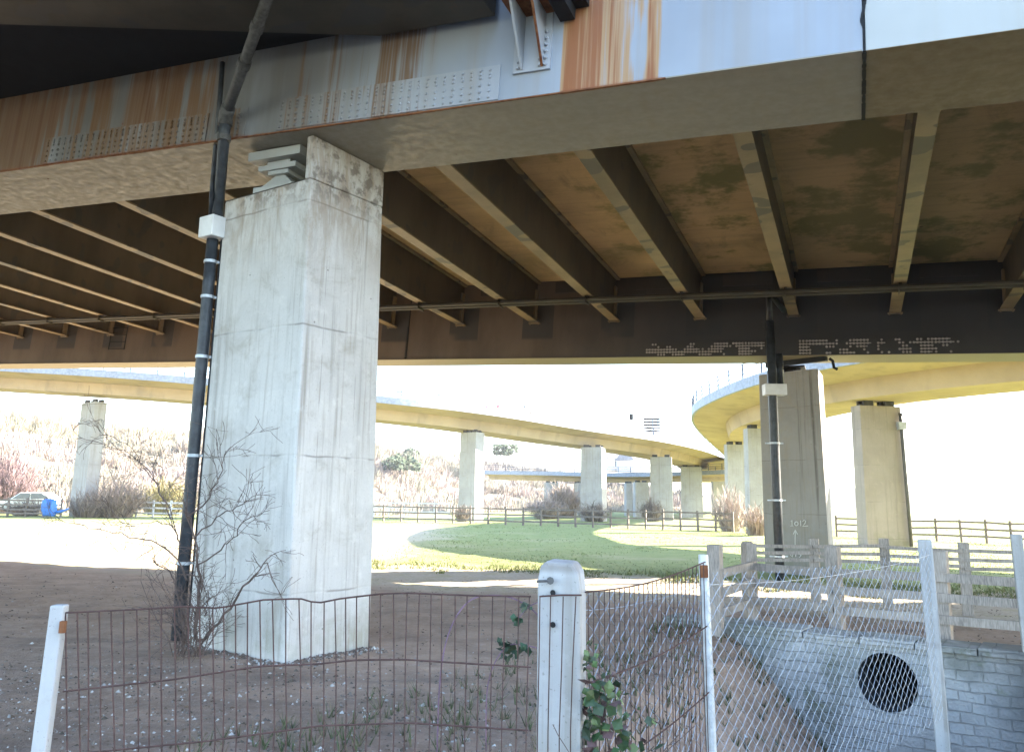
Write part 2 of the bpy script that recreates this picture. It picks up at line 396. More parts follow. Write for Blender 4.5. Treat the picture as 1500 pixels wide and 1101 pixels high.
M['timber_dark'] = mat_simple('dark_timber', (.19, .16, .135), .3, 10, .9)
M['timber_white'] = mat_simple('white_painted_timber', (.75, .73, .70), .15, 5, .7)
M['post_conc'] = mat_concrete('fence_post_concrete', (.43, .425, .42), (.22, .20, .16), .8, 3.7, .1, .5)
M['wire_rust'] = mat_simple('rusty_wire', (.085, .045, .038), .3, 30, .8)
M['wire_galv'] = mat_simple('galvanised_wire', (.36, .40, .46), .2, 20, .45, .3)
M['twig'] = mat_simple('bare_twig', (.14, .10, .085), .35, 20, .9)
M['scrub'] = mat_attr('winter_scrub', .95, .2, 3)
M['bushy'] = mat_attr('bare_bush', .95, .2, 6)
M['leaf'] = mat_attr('ivy_leaf', .45, .35, 40)
M['stone'] = mat_attr('loose_stones', .95, .2, 30)
M['blade'] = mat_attr('grass_blades', .9, .05, 5)
M['bark'] = mat_simple('tree_bark', (.16, .13, .11), .3, 6, .95)
M['conifer'] = mat_attr('conifer_needles', .9, .3, 2)
M['ground'] = mat_ground()
M['hill'] = mat_simple('hill_ground', (.24, .20, .15), .35, .12, .95, dark=(.16, .14, .09))
M['far_hill'] = mat_simple('far_hill', (.014, .015, .026), .3, .01, .95)
M['headwall'] = None
M['blue'] = mat_simple('blue_tarpaulin', (.03, .17, .55), .25, 9, .5)
M['carwhite'] = mat_simple('white_car_paint', (.80, .80, .80), .04, 2, .25)
M['glass'] = mat_simple('car_glass', (.16, .18, .20), .1, 2, .1)
M['tyre'] = mat_simple('rubber', (.03, .03, .03), .2, 8, .9)
M['lamp_red'] = mat_simple('red_lens', (.4, .02, .02), .1, 3, .3)
M['wallpale'] = mat_simple('pale_render', (.62, .60, .57), .15, 1, .9)
M['roof'] = mat_simple('slate_roof', (.20, .21, .24), .25, 2, .9)
M['chalkmark'] = mat_simple('chalk_mark', (.68, .68, .66), .1, 30, .95)
M['bramble'] = mat_simple('bramble_stem', (.20, .12, .16), .3, 20, .7)
M['mossbush'] = mat_attr('olive_shrub', .9, .3, 3)
def _hw():
    t = NT('headwall_stone', .92)
    br = t.N.new('ShaderNodeTexBrick'); x, y, z = t.xyz()
    cb = t.N.new('ShaderNodeCombineXYZ'); t.L.new(x, cb.inputs[0]); t.L.new(z, cb.inputs[1])
    t.L.new(cb.outputs[0], br.inputs['Vector'])
    br.inputs['Scale'].default_value = 1; wob = t.N.new('ShaderNodeVectorMath'); wob.operation = 'ADD'; nz = t.N.new('ShaderNodeTexNoise'); nz.inputs['Scale'].default_value = 2.6; nz.inputs['Detail'].default_value = 3; t.L.new(t.obj, nz.inputs['Vector'])
    sc = t.N.new('ShaderNodeVectorMath'); sc.operation = 'SCALE'; sc.inputs[3].default_value = .07; t.L.new(nz.outputs['Color'], sc.inputs[0]); t.L.new(cb.outputs[0], wob.inputs[0]); t.L.new(sc.outputs[0], wob.inputs[1]); t.L.new(wob.outputs[0], br.inputs['Vector'])
    br.inputs['Brick Width'].default_value = .26; br.inputs['Row Height'].default_value = .115
    br.inputs['Mortar Size'].default_value = .009; br.inputs['Mortar Smooth'].default_value = .4
    br.inputs['Color1'].default_value = (.40, .40, .39, 1); br.inputs['Color2'].default_value = (.32, .32, .315, 1); br.inputs['Mortar'].default_value = (.29, .285, .27, 1)
    n = t.noise(5, 6, .7); n2 = t.noise(1.2, 4)
    c = t.mix(t.math('MULTIPLY', t.rng(n, .4, .7), .7), br.outputs[0], (.46, .455, .44))
    c = t.mix(t.rng(t.math('ADD', z, t.math('MULTIPLY', n2, .8)), 1.1, .3), c, (.13, .125, .10))
    c = t.mix(t.math('MULTIPLY', t.rng(n2, .45, .7), .7), c, (.10, .11, .08))
    mud = t.rng(t.math('ADD', x, t.math('ADD', t.math('MULTIPLY', n2, 1.6), t.math('MULTIPLY', n, .5))), 1.7, 2.5)
    c = t.mix(t.math('MULTIPLY', mud, .85), c, (.115, .115, .115))          # silted, damp length right of the pipe
    c = t.mix(t.math('MULTIPLY', t.rng(t.noise(2.2, 5, .7), .56, .68), .6), c, (.12, .13, .075))
    return t.out(c, t.math('SUBTRACT', n, t.math('MULTIPLY', br.outputs['Fac'], .8)), 1.0, .05)
M['headwall'] = _hw()

# ------------------------------------------------------------------ ground
DW0 = Vector((2.7, 12.1)); DWD = Vector((.82, -.57)).normalized(); DWN = Vector((-DWD.y, DWD.x)) * -1   # headwall line, DWN towards the camera
def smooth(a, b, x):
    t = max(0, min(1, (x - a) / (b - a))); return t * t * (3 - 2 * t)
def gh(x, y):
    h = .05 * (mnoise.noise(Vector((x * .35, y * .35, 3))) ) + (.03 * mnoise.noise(Vector((x * 1.7, y * 1.7, 9))) + .014 * mnoise.noise(Vector((x * 5.1, y * 5.1, 2))) if y > 0 and y < 30 else 0)
    r = math.hypot(x, y)
    if r > 60: h += .35 * mnoise.noise(Vector((x * .02, y * .02, 5))) * smooth(60, 140, r)
    h -= smooth(55, 90, y) * .35 * smooth(60, -20, x)
    p = Vector((x, y)) - DW0; a = p.dot(DWD); s = p.dot(DWN)
    if 0 < s < 14:
        ac = 2.5 + .22 * s + .25 * math.sin(s * .9)
        d = abs(a - ac)
        k = (1 - smooth(.45, 2.3, d)) * smooth(9.5, 6.5, s)
        h -= 1.5 * k * smooth(0.0, .22, s)
        if a > ac: h -= .10 * smooth(ac, ac + 2.5, a) * smooth(9, 6, s) * smooth(0, 3, s)
    return h
def make_ground():
    radii = [0.0, .6, 1.2, 1.8, 2.3]; r = 2.3
    while r < 26: r += .13 if r < 17 else .3; radii.append(r)
    while r < 6000: r *= 1.05; radii.append(r)
    angs = []; a = -180.0
    while a < 180: angs.append(a); a += .55 if -46 < a < 46 else 6
    vs = [(0, 0, gh(0, 0))]; n = len(angs); fs = []
    for r in radii[1:]:
        for a in angs:
            x = r * math.sin(R(a)); y = r * math.cos(R(a)); vs.append((x, y, gh(x, y)))
    for k in range(n): fs.append((0, 1 + k, 1 + (k + 1) % n))
    for i in range(len(radii) - 2):
        for k in range(n):
            k2 = (k + 1) % n; b = 1 + i * n
            fs.append((b + k, b + n + k, b + n + k2, b + k2))
    def keep(f):                                # no earth inside the mouth of the culvert pipe
        c = sum((Vector(vs[i]) for i in f), Vector()) / len(f); p = Vector((c.x, c.y)) - DW0; a = p.dot(DWD); q = p.dot(DWN)
        return not (-.05 < q < .33 and abs(a - 2.47) < .55 and c.z < -.02)
    mb = MB(); mb.v = vs; mb.f = [f for f in fs if keep(f)]
    o = mb.build('ground', M['ground'], local=True, smooth=True); tag(o, kind='structure')
make_ground()
def make_bounce_absorber():
    mb = MB(); n = 60
    for k in range(n + 1):
        x = -90 + 3 * k
        for w in (0, 7.5):
            y = -3.2 - w - .43 * x; mb.v.append((x, y, gh(x, y) + .05))
    mb.f = [(2 * k, 2 * k + 1, 2 * k + 3, 2 * k + 2) for k in range(n)]
    tag(mb.build('road', mat_simple('bounce_absorber', (.055, .055, .057), .2, 60, .9), local=True), kind='structure')  # unseen dark strip added behind the camera to absorb bounce light
make_bounce_absorber()

# ------------------------------------------------------------------ main viaduct frame
mV = ray(-2180, 556).normalized(); cV = ray(1276, 792); cV = (cV - mV * cV.dot(mV)).normalized()
uV = -mV; nV = uV.cross(cV).normalized()
if nV.z < 0: nV = -nV
TOP1 = Vector((-2.4, 9.07, 5.88))
ORG = plane(444, 190, TOP1, nV) + cV * .18
DM = Matrix((uV, cV, nV)).transposed()
def W(u, c, h): return ORG + uV * u + cV * c + nV * h
def dk(x, y, h=0.0):
    q = plane(x, y, ORG + nV * h, nV) - ORG; return q.dot(uV), q.dot(cV)
def onc(x, y, c):
    q = plane(x, y, ORG + cV * c, cV) - ORG; return q.dot(uV), q.dot(nV)
deck = empty('viaduct_deck', ORG, DM)
tag(deck, 'dark steel and concrete viaduct deck overhead with cross girders, passing close above the camera', 'bridge')
UL, UR = -48.0, 30.0
HS = 2.17                                        # slab soffit above the girder bottoms
JU = 6.02
def dbox(name, mat, *b, parent=deck, bevel=0):
    mb = MB(); mb.box(*b); return mb.build(name, mat, parent, local=True, bevel=bevel)
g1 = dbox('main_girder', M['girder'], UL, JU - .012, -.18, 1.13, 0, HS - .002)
g2 = dbox('main_girder', M['girder_pale'], JU + .012, UR, -.178, 1.128, .003, HS - .002); tag(g2, 'paler main girder length beyond the torn joint')
mb = MB(); rnd = random.Random(4)                # torn sealant of the joint
for k in range(140):
    h = .0 + k * .0155
    up_ = smooth(.1, .45, h); w = .006 + up_ * abs(.030 * mnoise.noise(Vector((h * 9, 1, 0)))) + .004; o = up_ * .05 * mnoise.noise(Vector((h * 5, 4, 0)))
    mb.box(JU + o - w, JU + o + w, -.186 - rnd.uniform(0, .006), -.15, h, h + .0154)
for k in range(26):
    c = -.16 + k * .05; w = rnd.uniform(.010, .020)
    mb.box(JU - w, JU + w, c, c + .052, -.006 - rnd.uniform(0, .004), .02)
mb.build('joint_seal', M['black_steel'], deck, local=True)
g3 = dbox('main_girder', M['far'], UL, UR, 13.2, 14.12, 0, HS - .002)
tag(g3, 'far dark main girder')
# lips of the bottom flanges
dbox('flange_lip', M['rust'], UL, 4.25, -.2, -.1795, -.004, .010)
dbox('flange_lip', M['girder'], 4.2505, JU - .02, -.2, -.1795, -.004, .010)
dbox('flange_lip', M['far'], UL, UR, 13.165, 13.1995, .001, .018)
# slab: main strip, then near overhang over the joining box, then the far overhang with an unseen slot added to let sun through
mb = MB()
def slabpoly(pts, h0, h1): mb.prism([(u, c, h0) for u, c in pts], [(u, c, h1) for u, c in pts])
slabpoly([(UL, -.9), (2.4, -.9), (2.4, -.42), (UR, -.42), (UR, 14.9), (10.2, 14.9), (10.2, 16.5), (UL, 16.5)], HS, HS + .26)
mb.build('deck_slab', M['slab'], deck, local=True)
mb = MB(); slabpoly([(UL, -.905), (UL, -18), (2.0, -9.6), (2.4, -.905)], HS, HS + .26); mb.build('deck_slab', M['black_steel'], deck, local=True)  # near overhang in black, deep shade put into its colour
mb = MB(); slabpoly([(10.9, 15.5), (UR, 17.6), (UR, 19.0), (10.9, 16.75)], HS + .02, HS + .28)  # unseen strip added to cast a stripe of shade on the ground
mb.build('shadow_strip', M['slab'], deck, local=True)
mb = MB(); mb.box(UL, 10.2, 16.3, 16.5, HS + .26, HS + 1.05); mb.box(10.2, UR, 14.7, 14.9, HS + .26, HS + 1.0); mb.box(2.45, UR, -.42, -.24, HS + .262, HS + 1.0)
mb.build('parapet', M['slab'], deck, local=True)
# cross girders
GU = [.05 + 2.25 * k for k in range(-20, 13)]
def cross_girder(u, first=None):
    mb = MB()
    mb.box(-.125, .125, 1.131, 13.1995, 1.0, 1.03)              # bottom flange
    mb.box(-.11, .11, 1.131, 13.1995, HS - .06, HS - .003)      # top flange
    return mb
proto = cross_girder(0).build('cross_girder', M['cross'], deck, local=True)
mbp = MB()                                                      # end cleat with bolts where it meets the far girder
mbp.box(-.16, .16, 13.12, 13.197, .965, .998)
for s in (-1, 1):
    mbp.dome((s * .12, 13.14, .964), (0, 0, -1), .025, .03, 6)
mbp.box(.0125, .06, 13.02, 13.19, 1.04, 1.9); mbp.box(-.06, -.0125, 13.02, 13.19, 1.04, 1.9)
cl = mbp.build('end_cleat', M['cross'], proto, local=True)
mbp = MB(); mbp.box(-.012, .012, 1.131, 13.1995, 1.0305, HS - .0605); wb = mbp.build('web', M['cross_web_shaded'], proto, local=True)
mbp = MB(); mbp.box(.55, 1.75, 13.176, 13.199, HS - .35, HS - .05); mbp.box(.58, 1.72, 13.168, 13.1755, HS - .32, HS - .08); hp = mbp.build('haunch_plate', M['far'], proto, local=True)
for k, u in enumerate(GU):
    if k == 0: proto.location = (u, 0, 0); continue
    o = proto.copy(); C.objects.link(o); o.location = (u, 0, 0)
    for w_ in (cl, wb, hp): q = w_.copy(); C.objects.link(q); q.parent = o
mb = MB()                                                       # vertical web seam with little studs left of the middle
us, hs = onc(600, 470, 13.2)
mb.box(us - .012, us + .012, 13.19, 13.1985, .02, 1.9)
for k in range(16): mb.box(us - .05, us + .012, 13.18, 13.1895, .04 + k * .06, .07 + k * .06)
mb.build('web_seam', M['black_steel'], deck, local=True)
# service pipes hung under the cross girders
mb = MB()
mb.tube([(UL, 10.75, .93), (UR, 10.75, .93)], .052, 8)
mb.tube([(UL, 10.9, .90), (UR, 10.9, .90)], .045, 8)
for u in GU: mb.box(u - .03, u + .03, 10.66, 10.98, .985, .998); mb.box(u - .025, u - .01, 10.66, 10.99, .83, .985)
mb.build('service_pipe', M['joinbox'], deck, local=True, smooth=False)
# bolts on the far girder, most of them bare metal, with gaps
rnd = random.Random(11)
def far_bolts(x0, x1, ydum, h0, h1, seedpat, name='splice_plate'):
    u0 = onc(x0, ydum, 13.2)[0]; u1 = onc(x1, ydum, 13.2)[0]
    p = MB(); p.box(u0 - .06, u1 + .06, 13.178, 13.199, h0 - .04, h1 + .05)
    root = p.build(name, M['far'], deck, local=True)
    b = MB(); cols = int((u1 - u0) / .075); rows = 5
    for i in range(cols + 1):
        for j in range(rows):
            nz = mnoise.noise(Vector((i * .23 + seedpat, j * .45, 2.0)))
            if nz > .02 or (rnd.random() < .12):
                b.dome((u0 + i * .075, 13.177, h0 + j * (h1 - h0) / (rows - 1)), (0, -1, 0), .030, .022, 6)
                if nz > .10: b.box(u0 + i * .075, u0 + i * .075 + .075, 13.172, 13.1775, h0 + j * (h1 - h0) / 4 - .012, h0 + j * (h1 - h0) / 4 + .012)
    b.build('bolt_rows', M['bolt_pale'], root, local=True)
far_bolts(948, 1118, 507, .06, .33, 1.0)
far_bolts(1172, 1405, 500, .06, .36, 8.3)
# ladder-like frame on the far girder
mb = MB(); ul, hl = onc(166, 478, 13.2); ur, hr = onc(183, 512, 13.2)
for a in (ul, ur): mb.bar((a, 13.16, hr), (a, 13.16, hl), .02, .02)
for k in range(4): hh = hr + (hl - hr) * (k + .1) / 3.4; mb.bar((ul, 13.155, hh), (ur, 13.155, hh), .02, .02)
mb.build('access_ladder', M['black_steel'], deck, local=True)
# splice plates with rivets on the near girder
def near_splice(u0, u1, h0, h1, rows, du, skip=None, mat='splice', c=-.18, th=.014):
    p = MB(); p.box(u0, u1, c - th, c - .001, h0, h1)
    k = int((u1 - u0 - .06) / du)
    for i in range(k + 1):
        for h in rows:
            if skip and skip(i, h): continue
            big = (i * 7) % 11 in (3, 4)
            p.dome((u0 + .045 + i * du + rnd.uniform(-.004, .004), c - th, h), (0, -1, 0), .021 if big else .018, .02 if big else .014, 7)
    return p.build('splice_plate', M[mat], deck, local=True)
rows5 = (.055, .13, .205, .28, .315, .355)
near_splice(-4.29, -1.46, .02, .40, rows5, .105)
near_splice(-1.22, -.86, .02, .40, rows5[:5], .105)
near_splice(-.38, 2.48, .03, .43, (.07, .14, .215, .30, .34, .385), .108)
# knee bracket carrying the joining girder's end
uB0, hB0 = onc(752, 110, -.19); uB1, hB1 = onc(806, 104, -.19)
mb = MB()
mb.box(uB0, uB1, -.212, -.181, hB0, .95)
for i in range(2):
    for k in range(6): mb.dome((uB0 + .06 + .24 * i, -.212, hB0 + .05 + k * .075), (0, -1, 0), .022, .028, 6)
for k in range(6): mb.dome((uB1 - .05, -.212, hB0 + .05 + k * .075), (0, -1, 0), .022, .028, 6)
mb.build('bracket_plate', M['splice'], deck, local=True)
for u in (uB0 + .10, uB0 + .33):
    mb = MB(); mb.prism([(u - .011, -.2125, hB0 + .03), (u - .011, -.2125, .93), (u - .011, -.66, .93)], [(u + .011, -.2125, hB0 + .03), (u + .011, -.2125, .93), (u + .011, -.66, .93)])
    mb.build('gusset', M['splice'] if u < uB0 + .2 else M['splice'], deck, local=True)
    mb = MB(); mb.bar((u, -.222, hB0 + .03), (u, -.668, .925), .024, .014); mb.build('gusset_edge', M['rust'] if u > uB0 + .2 else M['splice'], deck, local=True)
mb = MB(); mb.box(uB0 - .03, uB0 + .50, -.74, -.2125, .931, .965); mb.build('bracket_shelf', M['rust'], deck, local=True)
mb = MB(); mb.box(uB0 + .0, uB0 + .62, -1.1, -.24, .967, 1.5); mb.box(uB0 + .50, uB0 + .66, -.60, -.2125, .80, .966); mb.box(uB0 + .66, uB0 + .80, -.40, -.20, .93, 1.02); mb.build('end_beam', M['black_steel'], deck, local=True)
# joining box girder that splays away over the camera's left
mb = MB()
jp = [(2.42, -.30), (1.0, -.32), (-3.23, -1.79), (-22, -8.4), (-40, -14.75), (-40, -18), (2.0, -9.4)]
mb.prism([(u, c, .95) for u, c in jp], [(u, c, HS - .003) for u, c in jp])
mb.build('joining_girder', M['joinbox'], deck, local=True)
mb = MB(); cp = [(1.9, -.185), (1.0, -.31), (-3.23, -1.78), (-22, -8.39), (-40, -14.7), (UL, -14.7), (UL, -.185)]
mb.prism([(u, c, 1.16) for u, c in cp], [(u, c, 1.9) for u, c in cp]); mb.build('shade_plate', M['black_steel'], deck, local=True)  # black plate added to stand for the deep shade in the slot

# ------------------------------------------------------------------ piers under the viaduct
def prism_pier(name, label, bot, top, mat, group=None, extra=None):
    base = (bot[0] + bot[2]) / 2; base.z = min(p.z for p in bot)
    r = empty(name, base); tag(r, label, 'pier', group)
    mb = MB(); mb.prism([p - Vector((0, 0, .3)) for p in bot], top)
    s = mb.build('shaft', mat, r, bevel=.025)
    return r
zc = .0
A = gz(273, 943); B = gz(418, 968); D = gz(543, 945); E4 = A + D - B
# tops at the ledge height
zl = 5.33
Bt = gz(455, 260, zl); At = gz(331, 264, zl); Dt = gz(558, 270, zl)
Dt = Bt + (D - B).normalized() * ((D - B).length * .96); At = Bt + (A - B).normalized() * ((A - B).length * .93)
Et = At + Dt - Bt
pier1 = prism_pier('concrete_pier', 'large pale concrete pier nearest the camera with a black drainpipe up its left edge', [A, B, D, E4], [At, Bt, Dt, Et], M['pier'])
ax = (At - Bt).normalized(); ay = (Dt - Bt).normalized()
mb = MB(); zt = 5.80                              # upstand on the right of the bearing ledge
q = [Bt + ax * .10, Bt, Dt, Dt + ax * .10]
mb.prism([Vector((p.x, p.y, zl + .001)) for p in q], [Vector((p.x, p.y, 5.86 - .05 * i)) for i, p in zip((0, 0, 1, 1), q)])
mb.build('upstand', M['pier'], pier1, bevel=.015)
mb = MB()                                        # soot-stained chamfer strip and ledge dirt
mb.prism([p + Vector((0, 0, .002)) for p in (At, Bt + ax * .105, Dt + ax * .105, Et)], [p + Vector((0, 0, .03)) for p in (At - ax * .05 + ay * .06, Bt + ax * .11 + ay * .06, Dt + ax * .11 - ay * .05, Et - ay * .05)])
mb.build('bearing_ledge', M['pier_dirty'], pier1)
def bearing(parent, ctr, zb, zt, s=1.0, mat='splice'):
    p = Vector((ctr.x, ctr.y, zb)); h = zt - zb; hx, hy = Vector((uV.x, uV.y, 0)).normalized(), Vector((cV.x, cV.y, 0)).normalized(); uz = Vector((0, 0, 1))
    mb = MB()
    mb.obox(p, hx, hy, uz, .62 * s, .62 * s, h * .14)
    lo = [p + uz * h * .14 + hx * a * .26 * s + hy * b * .26 * s for a, b in ((-1, -1), (1, -1), (1, 1), (-1, 1))]
    hi = [p + uz * h * .45 + hx * a * .07 * s + hy * b * .2 * s for a, b in ((-1, -1), (1, -1), (1, 1), (-1, 1))]
    mb.prism(lo, hi)
    b1 = mb.build('bearing', M[mat], parent, bevel=.006)
    mb = MB()
    mb.obox(p + uz * (h * .45), hx, hy, uz, .30 * s, .5 * s, h * .1)
    mb.obox(p + uz * (h * .55), hx, hy, uz, .56 * s, .56 * s, h * .13)
    mb.obox(p + uz * (h * .68), hx, hy, uz, .34 * s, .5 * s, h * .1)
    mb.obox(p + uz * (h * .78), hx, hy, uz, .78 * s, .7 * s, h * .215)
    mb.build('rocker', M[mat], b1, bevel=.006)
    return b1
cb = (At + Bt) / 2 + ax * .06 + ay * .40
ck = cb - ORG; zg = ORG.z + (nV.x * -(ck.x) + nV.y * -(ck.y)) / nV.z
bearing(pier1, cb, zl + .02, zg - .002, 1.0, 'girder_pale')
cb2 = (At + Bt) / 2 + ax * .06 + ay * .98
# pier under the far girder
A2 = gz(1121, 838); B2 = gz(1217, 846); D2d = Vector((.43, .90, 0)).normalized(); D2 = B2 + D2d * 1.3; E2 = A2 + D2 - B2
zt2 = W(0, 13.2, 0); kk = (Vector(((A2.x + D2.x) / 2, (A2.y + D2.y) / 2, 0)) - ORG); z2 = ORG.z + (-(nV.x * kk.x + nV.y * kk.y)) / nV.z - .20
def shrink(pts, z, f):
    c = sum(pts, Vector()) / 4; return [Vector((c.x + (p.x - c.x) * f, c.y + (p.y - c.y) * f, z)) for p in pts]
pier2 = prism_pier('concrete_pier', 'grey stained concrete pier under the far girder, chalked with 1012', [A2, B2, D2, E2], shrink([A2, B2, D2, E2], z2, .955), M['pier_dirty'])
for f in (.5,): bearing(pier2, (A2 + B2) / 2 * .5 + (D2 + E2) / 2 * .5, z2 + .001, z2 + .197, .95, 'black_steel')
mb = MB(); mb.bar((A2 + (B2 - A2) * .18) + Vector((-.1, -.25, z2 + .17 - A2.z)), (A2 + (B2 - A2) * 1.12) + Vector((-.1, -.25, z2 + .17 - A2.z)), .12, .12)
e = A2 + (B2 - A2) * 1.16; e.z = z2 + .1; mb.tube([e + Vector((-.1, -.25, .06)), e + Vector((-.02, -.25, .0)), e + Vector((0, -.25, -.16)), e + Vector((.08, -.25, -.2))], .035, 6)
mb.build('bearing_bracket', M['black_steel'], pier2)
# chalk number and arrow
def chalk(px, py):                               # onto the pier's front face
    nn = (B2 - A2).cross(Vector((0, 0, 1))).normalized(); q = plane(px, py, B2, nn)
    return q + nn * (-.0 if nn.y < 0 else 0) + Vector((nn.x, nn.y, 0)) * (.012 if nn.y < 0 else -.012) + Vector((0, 0, 0))
mb = MB()
strokes = [[(1159, 764), (1160.5, 762.5), (1160.5, 771)], [(1158.6, 771), (1162.6, 771)],
           [(1167 + 2.6 * math.cos(t * .7), 767.6 + 2.9 * math.sin(t * .7)) for t in range(10)],
           [(1173.2, 763), (1173.4, 771)],
           [(1175.8, 764.6), (1178, 762.2), (1180.6, 764), (1179.6, 767), (1176, 771.2), (1184, 770.8)],
           [(1165, 800), (1165.4, 778)], [(1162.4, 783), (1165.4, 776.6), (1168.4, 783)],
           [(1158, 813), (1161, 816), (1162, 811)], [(1166, 812), (1166, 816)], [(1170, 811), (1174, 814), (1171, 817)]]
for st in strokes: mb.tube([chalk(x, y - 1) for x, y in st], .011, 5)
mb.build('chalk_number', M['chalkmark'], pier2)

# ------------------------------------------------------------------ drainpipes
def drainpipe(label, px_bot, px_top, z_bot, r, nclips, boxz, mat='iron', out=Vector((0, -.0, 0))):
    pass
pb = A + (A - B).normalized() * .10 + Vector((-.02, -.10, 0)); pb.z = .02
pb = gz(259, 942); pb.z = .0
lean = ((At - A) / (At.z - A.z)); lean.z = 1
ptop = pb + lean * 5.35
dp = empty('drainpipe', pb); tag(dp, 'black drainpipe with a white junction box and long sloping upper pipe on the nearest pier', 'drainpipe')
mb = MB(); pts = [pb + lean * z for z in (0.04, 1.5, 3, 4.2, 4.86)]; mb.tube(pts, .072, 14); mb.tube([p + Vector((.115, .05, 0)) for p in pts], .035, 8)
mb.build('pipe', M['iron'], dp, smooth=True)
for z in (.9, 2.15, 3.35, 4.1, 4.55):
    mb = MB(); p = pb + lean * z; mb.tube([p - Vector((0, 0, .018)), p + Vector((0, 0, .018))], .082, 14); mb.bar(p + Vector((.05, .02, 0)), p + Vector((.20, .06, 0)), .03, .03); mb.build('pipe_clip', M['galv'], dp)
bx = pb + lean * 4.84
mb = MB(); hx = Vector((-ax.x, -ax.y, 0)).normalized(); hy = Vector((ay.x, ay.y, 0)).normalized()
mb.obox(bx + hx * .04 - hy * .02, hx, hy, Vector((0, 0, 1)), .27, .25, .27); mb.build('junction_box', M['white'], dp, bevel=.012)
# upper black pipe to the elbow, then the long sloping pipe up to the joining girder
el = W(-1.36, -.36, .10); bt = bx + Vector((.0, 0, .27))
q0 = plane(331, 168, W(0, -.36, 0), cV)
mb = MB(); mb.tube([bt + hx * .06, bt + hx * .06 + Vector((0, 0, .3)), q0 - Vector((0, 0, .3)), q0], .068, 12)
va = plane(321, 160, W(0, -.27, 0), cV); vb = plane(326, 92, W(0, -.27, 0), cV); mb.tube([bt - hx * .07, bt - hx * .07 + (va - bt) * .3, va, vb], .032, 8)
mb.build('pipe', M['iron'], dp, smooth=True)
sp0 = q0; qe = dk(399, -22, .93); sp1 = W(qe[0], qe[1], .945)
mb = MB(); mb.tube([sp0 + (sp1 - sp0) * t for t in (0, .3, .6, 1.0)], .062, 12); mb.tube([q0 - Vector((0, 0, .14)), q0, q0 + (sp1 - sp0).normalized() * .12], .085, 12)
s = mb.build('sloping_pipe', M['iron_worn'], dp, smooth=True)
dsp = (sp1 - sp0).normalized()
for t in (.42, .70, .96): p = sp0 + (sp1 - sp0) * t; mb = MB(); mb.tube([p - dsp * .05, p + dsp * .05], .076, 12); mb.tube([p + dsp * .051, p + dsp * .06], .072, 12); mb.build('collar', M['iron_worn'], s)
mb = MB(); mb.tube([q0 - Vector((0, 0, .34)), q0 - Vector((0, 0, .27))], .082, 12); mb.build('collar', M['iron_worn'], s)
# second one on the far pier
pf = gz(1143, 853); t2 = plane(1141, 575, pf, Vector((0, 1, 0))); 
dp2 = empty('drainpipe', pf); tag(dp2, 'black drainpipe with pale box on the stained pier chalked 1012', 'drainpipe')
l2 = Vector((.004, .0, 1)); top2 = z2 - .05
mb = MB(); mb.tube([pf + l2 * z for z in (0, 2, 4, top2 + .9)], .10, 12); mb.tube([pf + Vector((.20, .05, 0)) + l2 * z for z in (top2 - .55, top2 + .15)], .08, 10)
mb.tube([pf + l2 * z for z in (top2 + .9, top2 + 1.6)] + [W(dk(1131, 400, .97)[0], 12.6, .98)], .07, 10)
mb.build('pipe', M['iron'], dp2, smooth=True)
for z in (.55, 1.75, 3.0):
    mb = MB(); p = pf + l2 * z; mb.tube([p - Vector((0, 0, .02)), p + Vector((0, 0, .02))], .112, 12); mb.bar(p + Vector((-.2, .03, 0)), p + Vector((.2, .03, 0)), .03, .03); mb.build('pipe_clip', M['galv'], dp2)
p = pf + l2 * (top2 - .82); mb = MB(); mb.box(p.x - .22, p.x + .27, p.y - .19, p.y + .06, p.z, p.z + .25); mb.build('junction_box', M['white'], dp2, bevel=.012)

# ------------------------------------------------------------------ ramps in the distance
def ramp(name, label, path, half=1.5, over=2.4, depth=.85, rail=True, n=7, lampside=None):
    P = catmull(path, n); S = []
    for i in range(len(P)):
        d = P[min(i + 1, len(P) - 1)] - P[max(i - 1, 0)]; S.append(Vector((d.y, -d.x, 0)).normalized())
    o = P[len(P) // 2]
    root = empty(name, (o.x, o.y, o.z)); tag(root, label, 'bridge')
    mb = MB(); mb.sweep(P, [(-half, 0), (half, 0), (half + .22, depth), (-half - .22, depth)], S); mb.build('box_girder', M['ramp'], root)
    w = half + over
    mb = MB(); mb.sweep(P, [(-w, depth + .14), (-half - .23, depth - .10), (half + .23, depth - .10), (w, depth + .14), (w, depth + .40), (-w, depth + .40)], S); mb.build('deck_slab', M['ramp'], root)
    for sgn in (-1, 1):
        mb = MB(); a, b = sorted((sgn * (w + .03), sgn * (w - .12)))
        mb.sweep(P, [(a, depth + .12), (b, depth + .12), (b, depth + .62), (a, depth + .62)], S)
        mb.build('parapet_edge', M['railing'], root)
        if rail:
            mb = MB(); L = 0; nxt = 0
            for i in range(len(P) - 1):
                seg = (P[i + 1] - P[i]).length
                while nxt < L + seg:
                    t = (nxt - L) / seg; p = P[i].lerp(P[i + 1], t) + S[i].lerp(S[i + 1], t) * (sgn * (w - .05)); z = p.z + depth
                    mb.box(p.x - .035, p.x + .035, p.y - .035, p.y + .035, z + .6, z + 1.35); nxt += 1.8
                L += seg
            for hh in (.85, 1.1, 1.33):
                mb.tube([p + s * (sgn * (w - .05)) + Vector((0, 0, depth + hh)) for p, s in zip(P, S)], .028, 4)
            mb.build('railing', M['rail_dark'], root)
    return root, P, S
LP = [(-75, 66, 10.6), (-55, 62.5, 9.9), (-37, 61, 9.0), (-24, 61.2, 8.35), (-10.4, 63, 7.35), (-4, 66, 6.95), (3.2, 72.4, 6.5), (12, 81.2, 6.1), (19.7, 96, 5.9), (27, 116, 5.6), (36, 150, 5.0)]
rl, RLP, RLS = ramp('slip_road_ramp', 'pale concrete slip road ramp descending from the left behind the nearest pier', LP)
